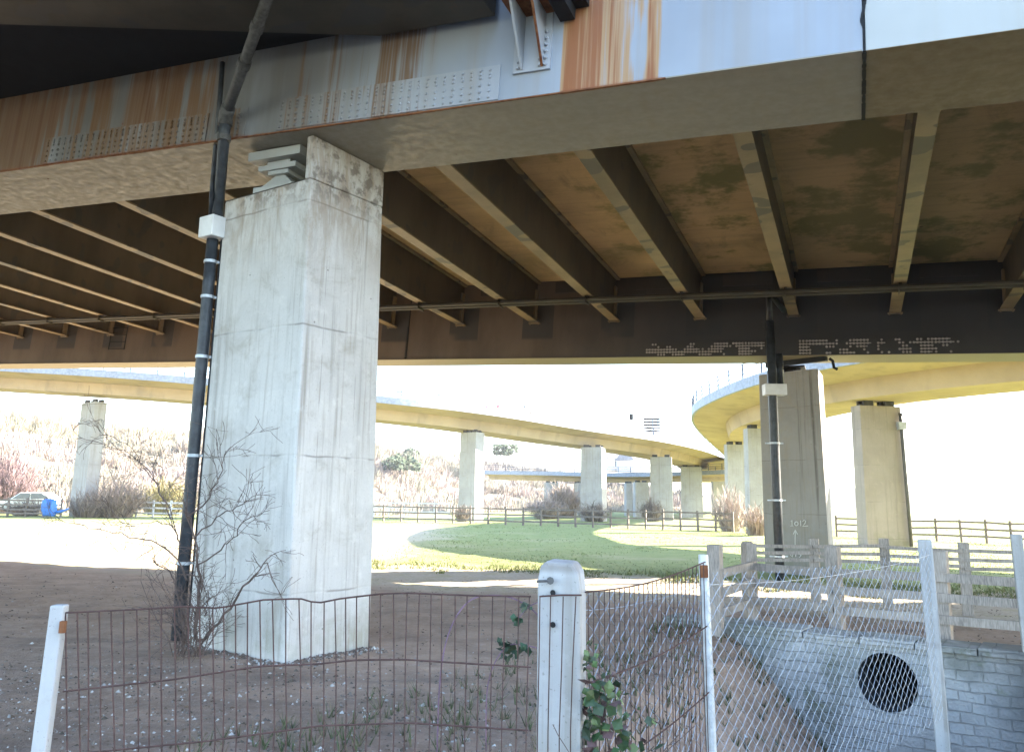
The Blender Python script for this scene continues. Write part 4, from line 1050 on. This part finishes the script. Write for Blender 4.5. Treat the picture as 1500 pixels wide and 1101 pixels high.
def grass():
    mb = MB(); cols = []; n = 0
    while n < 16000:
        y = 14 + 46 * rnd.random() ** 1.6; x = rnd.uniform(-.35 * y, .66 * y)
        c = (x + 2.4) * .382 + (y - 9.17) * .924
        nz = mnoise.noise(Vector((x * .35, y * .35, 7)))
        if c + nz * 1.6 < 12.2 or (x < -4.2 + nz and y < 55): continue
        if rnd.random() > .55 + nz: continue
        n += 1; z = gh(x, y); h = rnd.uniform(.015, .035) * (1 + max(0, nz)); t = rnd.random() * 6.28; w = .008 + y * .0004
        dx, dy = math.cos(t) * w, math.sin(t) * w; lx, ly = rnd.gauss(0, .02), rnd.gauss(0, .02)
        mb.add([(x - dx, y - dy, z - .005), (x + dx, y + dy, z - .005), (x + lx, y + ly, z + h)], [(0, 1, 2)])
        f = rnd.uniform(.7, 1.25); cols.append(rnd.choice([(.19 * f, .24 * f, .09 * f, 1), (.17 * f, .22 * f, .08 * f, 1), (.24 * f, .25 * f, .12 * f, 1)]))
    n = 0
    while n < 7000:                             # ragged tufts along the edge of the bare ground
        y = rnd.uniform(14, 32); x = rnd.uniform(-5, .66 * y); c = (x + 2.4) * .382 + (y - 9.17) * .924
        nz = mnoise.noise(Vector((x * .8, y * .8, 3)))
        if abs(c - 11.6 + nz * 2.2) > .9 or rnd.random() > .5 + nz: continue
        n += 1; z = gh(x, y); h = rnd.uniform(.03, .10); t = rnd.random() * 6.28; w = .012; dx, dy = math.cos(t) * w, math.sin(t) * w
        mb.add([(x - dx, y - dy, z - .005), (x + dx, y + dy, z - .005), (x + rnd.gauss(0, .04), y + rnd.gauss(0, .04), z + h)], [(0, 1, 2)])
        f = rnd.uniform(.6, 1.2); cols.append(rnd.choice([(.16 * f, .20 * f, .07 * f, 1), (.24 * f, .22 * f, .11 * f, 1), (.12 * f, .15 * f, .05 * f, 1)]))
    o = mb.build('short_grass', M['blade'], origin=(0, 30, 0)); setcol(o, cols); tag(o, 'short grass of the field under the ramps', 'grass', kind='stuff')
grass()
def rough():
    mb = MB(); cols = []
    for k in range(5200):                       # dry tufts on the ditch banks and at the fence feet
        a = rnd.uniform(-.5, 7.2); s = rnd.uniform(.1, 8.5); P = DW0 + DWD * a + DWN * s; x, y = P.x, P.y
        if rnd.random() > .35 + .5 * mnoise.noise(Vector((x, y, 2))): continue
        z = gh(x, y)
        for j in range(5):
            t = rnd.random() * 6.28; w = .006; h = rnd.uniform(.05, .17); dx, dy = math.cos(t) * w, math.sin(t) * w
            mb.add([(x - dx, y - dy, z - .01), (x + dx, y + dy, z - .01), (x + rnd.gauss(0, .05), y + rnd.gauss(0, .05), z + h)], [(0, 1, 2)])
            f = rnd.uniform(.4, 1.1); cols.append(rnd.choice([(.09 * f, .11 * f, .05 * f, 1), (.17 * f, .14 * f, .09 * f, 1), (.06 * f, .08 * f, .03 * f, 1)]))
    o = mb.build('rough_grass', M['blade'], origin=(4, 10, 0)); setcol(o, cols); tag(o, 'rough dry grass on the banks of the culvert ditch', 'grass', kind='stuff')
rough()

# ------------------------------------------------------------------ bare bushes at the pier feet and the scrub hillside
def bush_mesh(name, w, h, n, tints, seed, mat='bushy', upright=.6, tw=.02):
    rnd = random.Random(seed); mb = MB(); cols = []
    for k in range(n):
        a = rnd.random() * 6.283; r = math.sqrt(rnd.random()) * .5 * w; lean = rnd.random()
        p = Vector((math.cos(a) * r * .45, math.sin(a) * r * .45, 0)); tip_h = h * rnd.uniform(.35, 1.0) * (1 - .45 * (r / (.5 * w)) ** 2)
        q = Vector((math.cos(a) * r + rnd.gauss(0, .06) * w, math.sin(a) * r + rnd.gauss(0, .06) * w, tip_h))
        t = rnd.choice(tints); f = rnd.uniform(.65, 1.25); col = (t[0] * f, t[1] * f, t[2] * f, 1)
        m = p.lerp(q, .55) + Vector((rnd.gauss(0, .05) * w, rnd.gauss(0, .05) * w, h * .06))
        for s0, s1, wd in ((p, m, tw * 1.4), (m, q, tw)):
            d = Vector((math.cos(a + 1.57), math.sin(a + 1.57), 0)) * wd
            mb.add([s0 - d, s0 + d, s1 + d * .6, s1 - d * .6], [(0, 1, 2, 3)]); cols.append(col)
        for j in range(4):
            b = m.lerp(q, rnd.random()); e = b + Vector((rnd.gauss(0, .10) * w, rnd.gauss(0, .10) * w, abs(rnd.gauss(.1, .08)) * h))
            d = Vector((rnd.gauss(0, 1), rnd.gauss(0, 1), 0)).normalized() * tw * .7
            mb.add([b - d, b + d, e], [(0, 1, 2)]); cols.append(col)
    o = mb.build(name, M[mat], local=True); setcol(o, cols); return o
PINK = [(.36, .27, .23), (.33, .25, .19), (.40, .32, .26), (.28, .22, .17)]
GREY = [(.22, .18, .15), (.27, .22, .18), (.17, .14, .12)]
OLIVE = [(.22, .20, .09), (.27, .23, .10), (.17, .16, .07)]
bushes = [  # px, Y, width, height, label, tints, seed
    (870, 69.5, 2.9, 1.9, 'bare brown bush at the foot of the ramp pier right of the lone square pier', GREY, 1),
    (955, 78, 2.8, 2.3, 'bare twiggy shrub at the foot of the second pier right of the lone square pier', GREY, 2),
    (678, 63, 1.6, 1.5, 'small dark scrub at the foot of the lone square ramp pier', GREY, 3),
    (1070, 50, 2.4, 2.9, 'whitish bare bush in front of the half hidden loop ramp pier', [(.5, .42, .38), (.42, .35, .3), (.34, .27, .24)], 4),
    (1108, 43.5, 2.0, 1.8, 'reddish brown bare bush against the loop ramp pier left of the chalked pier', PINK, 5),
    (128, 58.5, 3.4, 1.9, 'low brown thicket around the foot of the leftmost ramp pier', GREY, 6),
    (170, 60, 5.0, 3.2, 'rounded brown bare bush right of the leftmost ramp pier', PINK, 7),
    (240, 74, 5.4, 3.6, 'yellowish olive bush on the scrub hillside left of the nearest pier', OLIVE, 8),
    (5, 70, 6.0, 5.5, 'dark purplish bare bush at the far left edge', [(.17, .12, .13), (.22, .15, .15)], 9),
    (40, 60, 3.5, 1.6, 'low dark brambles along the far left fence', GREY, 10),
    (825, 92, 5.0, 4.0, 'pinkish bare bush just left of the low far bridge', PINK, 12),
    (800, 84, 4.5, 2.4, 'low pale bush behind the field fence right of the lone square pier', [(.42, .34, .3), (.36, .3, .26)], 13),
]
for px, Y, w, h, lab, tints, sd in bushes:
    q = atY(px, 745, Y); o = bush_mesh('bare_bush', w, h, int(240 * w * h / 10) + 120, tints, sd, tw=.012 + Y * .00022)
    o.location = (q.x, q.y, gh(q.x, q.y) - .05); tag(o, lab, 'bush')

# hillside behind the left ramp
def ridge(px): return interp([(-400, 16), (-100, 13.5), (60, 11.5), (200, 10.0), (300, 10.0), (500, 9.8), (600, 8.6), (700, 7.6), (800, 6.0), (900, 4.0), (1000, 2.2), (1100, 1.0)], px)
def hillh(x, y):
    px = 750 + 1210 * x / y; r = math.hypot(x, y)
    near = 84 + 38 * smooth(480, 780, px)
    return ridge(px) * smooth(near, near + 55, r) * (r / 135) * (1 + .12 * mnoise.noise(Vector((x * .05, y * .05, 4)))) - 1.2 + (gh(x, y) if r < 90 else 0) + .9 * mnoise.noise(Vector((x * .12, y * .12, 8))) * smooth(near, near + 30, r)
mb = MB(); na, nr = 110, 46
for j in range(nr):
    r = 78 + j * 3.2 + (j / 12) ** 3
    for i in range(na):
        a = R(-52 + i * .66); x, y = r * math.sin(a), r * math.cos(a)
        mb.v.append((x, y, hillh(x, y)))
for j in range(nr - 1):
    for i in range(na - 1): b = j * na + i; mb.f.append((b, b + 1, b + na + 1, b + na))
tag(mb.build('hillside', M['hill'], local=True, smooth=True), kind='structure')
rnd = random.Random(77)
def scrub():
    mb = MB(); cols = []
    pal = [(.35, .28, .25), (.32, .26, .23), (.30, .25, .20), (.28, .25, .19), (.25, .235, .18), (.38, .32, .28), (.24, .20, .18)]
    for k in range(2300):
        px = rnd.uniform(-60, 1000); near = 86 + 38 * smooth(480, 780, px); r = near + 62 * rnd.random() ** 1.15
        a = math.atan((px - 750) / 1210); x, y = r * math.sin(a), r * math.cos(a)
        zz = hillh(x, y); nz = mnoise.noise(Vector((x * .06, y * .06, 11)))
        t = pal[int(min(6.99, max(0, (nz + .55) * 6 + rnd.uniform(-1.2, 1.2))))]
        if r > near + 45 and px < 320: t = rnd.choice([(.32, .28, .19), (.28, .25, .17), (.36, .30, .22)])
        if px > 690 and r > near + 42: t = rnd.choice([(.13, .12, .11), (.16, .14, .12)])
        w = rnd.uniform(1.6, 4.2); h = rnd.uniform(.9, 2.0) * (1 + .5 * nz)
        if r > near + 50: h *= 1.35
        for j in range(52):
            b = rnd.random() * 6.283; rr = math.sqrt(rnd.random()) * w * .5
            p = Vector((x + math.cos(b) * rr * .6, y + math.sin(b) * rr * .6, zz - .3)); hh = h * (1 - (rr / (w * .5)) ** 2 * .7) * rnd.uniform(.7, 1.15)
            q = p + Vector((math.cos(b) * rr * .6 + rnd.gauss(0, .15), math.sin(b) * rr * .6 + rnd.gauss(0, .15), hh + .3))
            c = rnd.random() * 3.14; d = Vector((math.cos(c), math.sin(c), 0)) * rnd.uniform(.03, .09)
            mb.add([p - d, p + d, q + d * .5, q - d * .3], [(0, 1, 2, 3)]); f = rnd.uniform(.85, 1.12); cols.append((t[0] * f, t[1] * f, t[2] * f, 1))
    o = mb.build('hillside_scrub', M['scrub'], origin=(-20, 110, 0)); setcol(o, cols); tag(o, 'pinkish brown leafless scrub covering the hillside behind the left ramp', 'scrub', kind='stuff')
scrub()
# bare trees along the skyline
def bare_tree(seed, h, tint):
    rnd = random.Random(seed); root = empty('bare_tree', (0, 0, 0)); mb = MB()
    grow(mb, Vector((0, 0, -.4)), Vector((rnd.gauss(0, .05), 0, 1)), h * .5, h * .022, 0, rnd, seg=6, minr=.03)
    mb.build('trunk', M['bark'], root, local=True)
    cb_ = MB(); cols = []
    for k in range(26):
        a = rnd.random() * 6.283; z0 = h * rnd.uniform(.15, .55); d = Vector((math.cos(a) * .5, math.sin(a) * .5, 1)).normalized(); L = h * rnd.uniform(.25, .5)
        p = Vector((rnd.gauss(0, .04) * h, rnd.gauss(0, .04) * h, z0)); q = p + d * L
        for j in range(16):
            s = p.lerp(q, rnd.random()); e = s + (d + Vector((rnd.gauss(0, .5), rnd.gauss(0, .5), rnd.gauss(.1, .35)))) * L * .42
            n = Vector((rnd.gauss(0, 1), rnd.gauss(0, 1), 0)).normalized() * .022; cb_.add([s - n, s + n, e], [(0, 1, 2)]); f = rnd.uniform(.7, 1.2); cols.append((tint[0] * f, tint[1] * f, tint[2] * f, 1))
        n = Vector((-d.y, d.x, 0)) * .04; cb_.add([p - n, p + n, q + n * .3, q - n * .3], [(0, 1, 2, 3)]); cols.append((tint[0], tint[1], tint[2], 1))
    o = cb_.build('crown', M['bushy'], root, local=True); setcol(o, cols); return root
protos = [bare_tree(31, 4.8, (.30, .26, .19)), bare_tree(32, 4.2, (.33, .27, .22)), bare_tree(33, 5.4, (.28, .25, .2))]
used = set(); rnd = random.Random(9)
for k, px in enumerate([-30, 2, 22, 38, 58, 74, 92, 118, 150, 168, 184, 205, 222, 238, 256, 275, 300, 548, 562, 580, 640, 655, 715, 760, 778, 795, 812, 828, 845]):
    i = k % 3; o = protos[i]
    if i in used: o = copy_tree(o)
    used.add(i); right = px > 500
    r = (152 if right else 140) + rnd.uniform(-8, 6); a = math.atan((px - 750) / 1210); x, y = r * math.sin(a), r * math.cos(a)
    s = rnd.uniform(.75, 1.15) * (.62 if right else 1.0); o.matrix_basis = Matrix.Translation((x, y, hillh(x, y) - .2)) @ Matrix.Rotation(rnd.random() * 6, 4, 'Z') @ Matrix.Diagonal((s, s, s, 1))
    tag(o, 'bare tree on the ' + ('skyline of the scrub hillside left of the nearest pier' if not right else 'skyline between the nearest pier and the low bridge'), 'tree', 'bare trees on the left skyline' if not right else 'bare trees on the middle skyline')
# dark evergreens
def evergreen(px, ytop, ybase, Y, w, lab, seed, umbrella=False):
    rnd = random.Random(seed); t = atY(px, ytop, Y); b = atY(px, ybase, Y); H = t.z - b.z; root = empty('evergreen_tree', (b.x, b.y, b.z)); tag(root, lab, 'tree')
    mb = MB(); mb.tube([(0, 0, -.5), (.05 * H, 0, H * .5), (0, 0, H * .85)], [.03 * H + .05, .02 * H + .04, .03], 6); mb.build('trunk', M['bark'], root, local=True)
    mb = MB(); cols = []
    for k in range(900):
        u = rnd.random() * 6.283; rr = rnd.random() ** .5 * w * .5; zz = H * (rnd.uniform(.62, 1.0) if umbrella else rnd.uniform(.1, 1.0) * (1 - .55 * (rr / (w * .5)) ** 2))
        cl_ = mnoise.noise(Vector((math.cos(u) * rr * .9, math.sin(u) * rr * .9, zz * .9 + seed)))
        if cl_ < -.12: continue
        p = Vector((math.cos(u) * rr, math.sin(u) * rr, zz)); n = Vector((rnd.gauss(0, 1), rnd.gauss(0, 1), rnd.gauss(0, 1))).normalized() * .34; m_ = n.orthogonal().normalized() * .16
        mb.add([p - n - m_, p + n - m_, p + m_ * 1.5], [(0, 1, 2)]); f = rnd.uniform(.6, 1.3); cols.append((.05 * f, .075 * f, .045 * f, 1))
    o = mb.build('crown', M['conifer'], root, local=True); setcol(o, cols)
evergreen(740, 651, 690, 150, 4.6, 'dark green flat topped pine standing above the scrub right of the lone square pier', 3, True)
evergreen(586, 664, 690, 125, 6.0, 'dark blue green evergreen left of the lone square pier', 5)
evergreen(167, 648, 668, 118, 6.0, 'low dark evergreen on the scrub hillside right of the leftmost pier', 6)
evergreen(210, 656, 670, 118, 3.6, 'small dark evergreen on the scrub hillside nearest the big pier', 7)
evergreen(602, 655, 672, 150, 3.2, 'tiny dark evergreen on the middle skyline', 8)

# far hills across the estuary and houses
mb = MB(); n = 90
for i in range(n):
    px = 900 + i * 10; a = math.atan((px - 750) / 1210); 
    hgt = interp([(880, 6), (1000, 9), (1220, 20), (1260, 18), (1330, 17), (1390, 16), (1430, 9), (1560, 7), (1900, 14)], px) * 1.0 + 3 * mnoise.noise(Vector((px * .03, 0, 2)))
    for r, z in ((395, -2), (420, hgt * .40), (450, hgt * .5), (640, hgt * .6)):
        mb.v.append((r * math.sin(a), r * math.cos(a), z))
for i in range(n - 1):
    for j in range(3): b = i * 4 + j; mb.f.append((b, b + 4, b + 5, b + 1))
tag(mb.build('far_hills', M['far_hill'], local=True, smooth=True), kind='structure')
def house(px, Y, z, w, d, h, label, seed, group='houses on the far shore', yaw=0.2):
    q = atY(px, 740, Y); r = empty('far_house', (q.x, q.y, z), Matrix.Rotation(yaw, 3, 'Z')); tag(r, label, 'house', group)
    mb = MB(); mb.box(-w / 2, w / 2, -d / 2, d / 2, 0, h); mb.build('wall', M['wallpale'], r, local=True)
    mb = MB(); mb.prism([(-w / 2 - .3, -d / 2 - .4, h + .01), (-w / 2 - .3, d / 2 + .4, h + .01), (-w / 2 - .3, 0, h + d * .42)], [(w / 2 + .3, -d / 2 - .4, h + .01), (w / 2 + .3, d / 2 + .4, h + .01), (w / 2 + .3, 0, h + d * .42)]); rf = mb.build('roof', M['roof'], r, local=True)
    mb = MB(); mb.box(w * .2, w * .2 + .7, -.35, .35, h + d * .3, h + d * .42 + 1.0); mb.build('chimney', M['wallpale'], rf, local=True)
    for k in range(3): mb = MB(); x = -w * .33 + k * w * .33; mb.box(x - .5, x + .5, -d / 2 - .03, -d / 2 - .004, h * .35, h * .75); mb.build('window', M['glass'], r, local=True)
house(922, 205, 8.6, 13, 7, 3.0, 'pale distant house between the bushy ramp piers, left one', 1, 'houses by the ramp')
house(944, 200, 8.2, 11, 7, 2.8, 'pale distant house between the bushy ramp piers, right one', 2, 'houses by the ramp', .5)
rnd = random.Random(2)
for k, px in enumerate([1226, 1240, 1338, 1352, 1368, 1388, 1404, 1420, 1432, 1452, 1470, 1492]):
    house(px, 404 + (k % 3) * 7, .6 + (k * 5 % 7) * .55, 7, 5, 2.6, 'tiny pale house on the far shore ' + ('glimpsed between the chalked pier and the tan pier' if px < 1300 else 'right of the broad tan pier'), k, 'far houses in the gap' if px < 1300 else 'houses on the far shore', rnd.uniform(-.5, .5))

# ------------------------------------------------------------------ cars, sign, posts, tarpaulin
def car(label, loc, yaw):
    r = empty('parked_car' if 'parked' in label else 'car', loc, Matrix.Rotation(yaw, 3, 'Z')); tag(r, label, 'car')
    L, Wd = 4.3, 1.75
    prof = [(-2.15, .32), (2.15, .32), (2.15, .62), (2.05, .80), (1.15, .92), (.45, 1.42), (-1.2, 1.45), (-2.0, 1.0), (-2.15, .9)]
    mb = MB(); mb.prism([(x, -Wd / 2, z) for x, z in prof], [(x, Wd / 2, z) for x, z in prof]); mb.build('body', M['carwhite'], r, local=True, bevel=.06)
    for s in (-1, 1):
        y = s * (Wd / 2 + .004); y2 = s * (Wd / 2 + .012)
        mb = MB(); P = [(1.02, .93), (.42, 1.36), (-.3, 1.38), (-.3, .95)]; Q = [(-.38, .95), (-.38, 1.38), (-1.15, 1.38), (-1.75, 1.0)]
        for pl in (P, Q): mb.prism([(x, min(y, y2), z) for x, z in pl], [(x, max(y, y2), z) for x, z in pl])
        mb.build('side_window', M['glass'], r, local=True)
        for x in (-1.32, 1.32):
            mb = MB(); mb.tube([(x, s * (Wd / 2 - .16), .32), (x, s * (Wd / 2 + .02), .32)], .32, 16); w = mb.build('wheel', M['tyre'], r, local=True)
            mb = MB(); mb.tube([(x, s * (Wd / 2 + .021), .32), (x, s * (Wd / 2 + .032), .32)], .19, 12); mb.build('rim', M['galv'], w, local=True)
    mb = MB(); mb.prism([(.50, -.68, 1.385), (.50, .68, 1.385), (1.10, .74, .965), (1.10, -.74, .965)], [(.56, -.68, 1.395), (.56, .68, 1.395), (1.16, .74, .975), (1.16, -.74, .975)]); mb.build('windscreen', M['glass'], r, local=True)
    for s in (-1, 1):
        mb = MB(); mb.box(2.12, 2.17, s * .62 - .18, s * .62 + .18, .60, .74); mb.build('headlight', M['white'], r, local=True)
        mb = MB(); mb.box(-2.17, -2.12, s * .70 - .1, s * .70 + .1, .70, .90); mb.build('tail_light', M['lamp_red'], r, local=True)
q = atY(46, 722, 66); car('white car parked behind the dark fence at the far left', (q.x, q.y, gh(q.x, q.y) + .25), R(185))
i = min(range(len(RLP)), key=lambda k: abs(proj(RLP[k] + Vector((0, 0, 1.3)))[0] - 733))
d = (RLP[i + 1] - RLP[i]); yw = math.atan2(d.y, d.x); q = RLP[i] - RLS[i] * (-1.7); car('white car driving on the slip road ramp above the lone square pier', (q.x, q.y, RLP[i].z + 1.26), yw)
def near_idx(px): return min(range(len(RLP)), key=lambda k: abs(proj(RLP[k] + Vector((0, 0, 1.3)))[0] - px))
i = near_idx(955); S = RLS[i] * 3.2; q = RLP[i] + Vector((0, 0, 1.25)) + RLS[i] * 3.3
s0 = atY(955, 637, q.y)
r = empty('road_sign', (s0.x, s0.y, q.z)); tag(r, 'slatted back of a road sign standing on the slip road ramp', 'sign')
zA = atY(955, 632, q.y).z; zB = atY(955, 614, q.y).z
for dx in (.10, .62):
    mb = MB(); mb.box(s0.x + dx - .06, s0.x + dx + .06, s0.y - .06, s0.y + .06, q.z, zB); mb.build('post', M['rail_dark'], r)
mb = MB()
for k in range(5):
    z = zA + (zB - zA) * k / 4.2; mb.prism([(s0.x - .85, s0.y + .07, z), (s0.x + .85, s0.y + .07, z - .02), (s0.x + .85, s0.y + .11, z - .02), (s0.x - .85, s0.y + .11, z)], [(s0.x - .85, s0.y + .07, z + .2), (s0.x + .85, s0.y + .07, z + .2), (s0.x + .85, s0.y + .11, z + .2), (s0.x - .85, s0.y + .11, z + .2)])
mb.build('slat', M['black_steel'], r)
mb = MB(); mb.box(s0.x + .80, s0.x + .86, s0.y + .07, s0.y + .11, zA, zB + .1); mb.build('frame', M['rail_dark'], r)
for px, lab in ((874, 'small dark marker post on the ramp edge above the bushy ramp pier'), (979, 'small dark marker post on the ramp edge just right of the slatted sign')):
    i = near_idx(px); q = RLP[i] + RLS[i] * 3.75 + Vector((0, 0, 1.25)); r = empty('marker_post', q); tag(r, lab, 'post')
    mb = MB(); mb.box(q.x - .05, q.x + .05, q.y - .05, q.y + .05, q.z, q.z + 1.3); mb.build('post', M['rail_dark'], r)
    mb = MB(); mb.box(q.x - .17, q.x + .17, q.y - .09, q.y + .09, q.z + 1.3, q.z + 1.85); mb.build('head', M['black_steel'], r)
for px, hh, lab in ((658, 3.2, 'tallest pale lamp column on the slip road ramp'), (633, 1.9, 'short grey column on the ramp left of the tallest lamp column'), (587, 1.6, 'thin short column on the ramp nearest the big pier'), (680, 1.9, 'thin pale column on the ramp right of the tallest lamp column')):
    i = near_idx(px); q = RLP[i] - RLS[i] * 3.6 + Vector((0, 0, 1.25)); r = empty('lamp_column', q); tag(r, lab, 'lamp')
    mb = MB(); mb.tube([q, q + Vector((0, 0, hh))], [.06, .04], 6); mb.build('pole', M['rail_dark'], r)
    mb = MB(); mb.box(q.x - .10, q.x + .28, q.y - .08, q.y + .08, q.z + hh, q.z + hh + .09); mb.build('lamp_head', M['railing'], r)
# blue tarpaulin bundle over the fence
q = atY(74, 735, 55.6); zg_ = gh(q.x, q.y); rnd = random.Random(6); mb = MB(); rows, segs = 9, 16
for j in range(rows):
    t = j / (rows - 1); rad = .38 + .10 * math.sin(t * 3) - (.18 if j == rows - 1 else 0)
    for k in range(segs):
        a = 6.283 * k / segs; f = 1 + .16 * math.sin(a * 5 + t * 2) + rnd.uniform(-.04, .04)
        mb.v.append((q.x + math.cos(a) * rad * f - .1 * t, q.y + math.sin(a) * rad * .6 * f, zg_ + .12 + t * 1.1 + rnd.uniform(-.02, .02)))
for j in range(rows - 1):
    for k in range(segs): b = j * segs + k; b2 = j * segs + (k + 1) % segs; mb.f.append((b, b2, b2 + segs, b + segs))
mb.f.append(tuple(range(segs))[::-1]); mb.f.append(tuple((rows - 1) * segs + k for k in range(segs)))
mb.tube([(q.x + .3, q.y, zg_ + .35), (q.x + .8, q.y, zg_ + .42), (q.x + 1.25, q.y, zg_ + .62)], [.08, .10, .04], 6)
o = mb.build('tarpaulin', M['blue'], smooth=True); tag(o, 'crumpled blue tarpaulin hung on the fence at the far left', 'tarpaulin')

# ------------------------------------------------------------------ thin distance haze, also added in place of lens glare
mb = MB(); mb.box(-1500, 1500, -300, 1700, -4, 60)
hz = mb.build('haze', None, origin=(0, 0, -4)); tag(hz, 'thin bright haze in the distance, also added in place of lens glare', 'haze', kind='stuff')
hm = bpy.data.materials.new('haze'); hm.use_nodes = True; N = hm.node_tree.nodes; N.remove(N['Principled BSDF'])
pv = N.new('ShaderNodeVolumePrincipled'); pv.inputs['Color'].default_value = (.93, .95, 1.0, 1); pv.inputs['Density'].default_value = .0004; pv.inputs['Anisotropy'].default_value = .2
hm.node_tree.links.new(pv.outputs[0], N['Material Output'].inputs['Volume']); hz.data.materials.append(hm)
scene.cycles.volume_bounces = 0
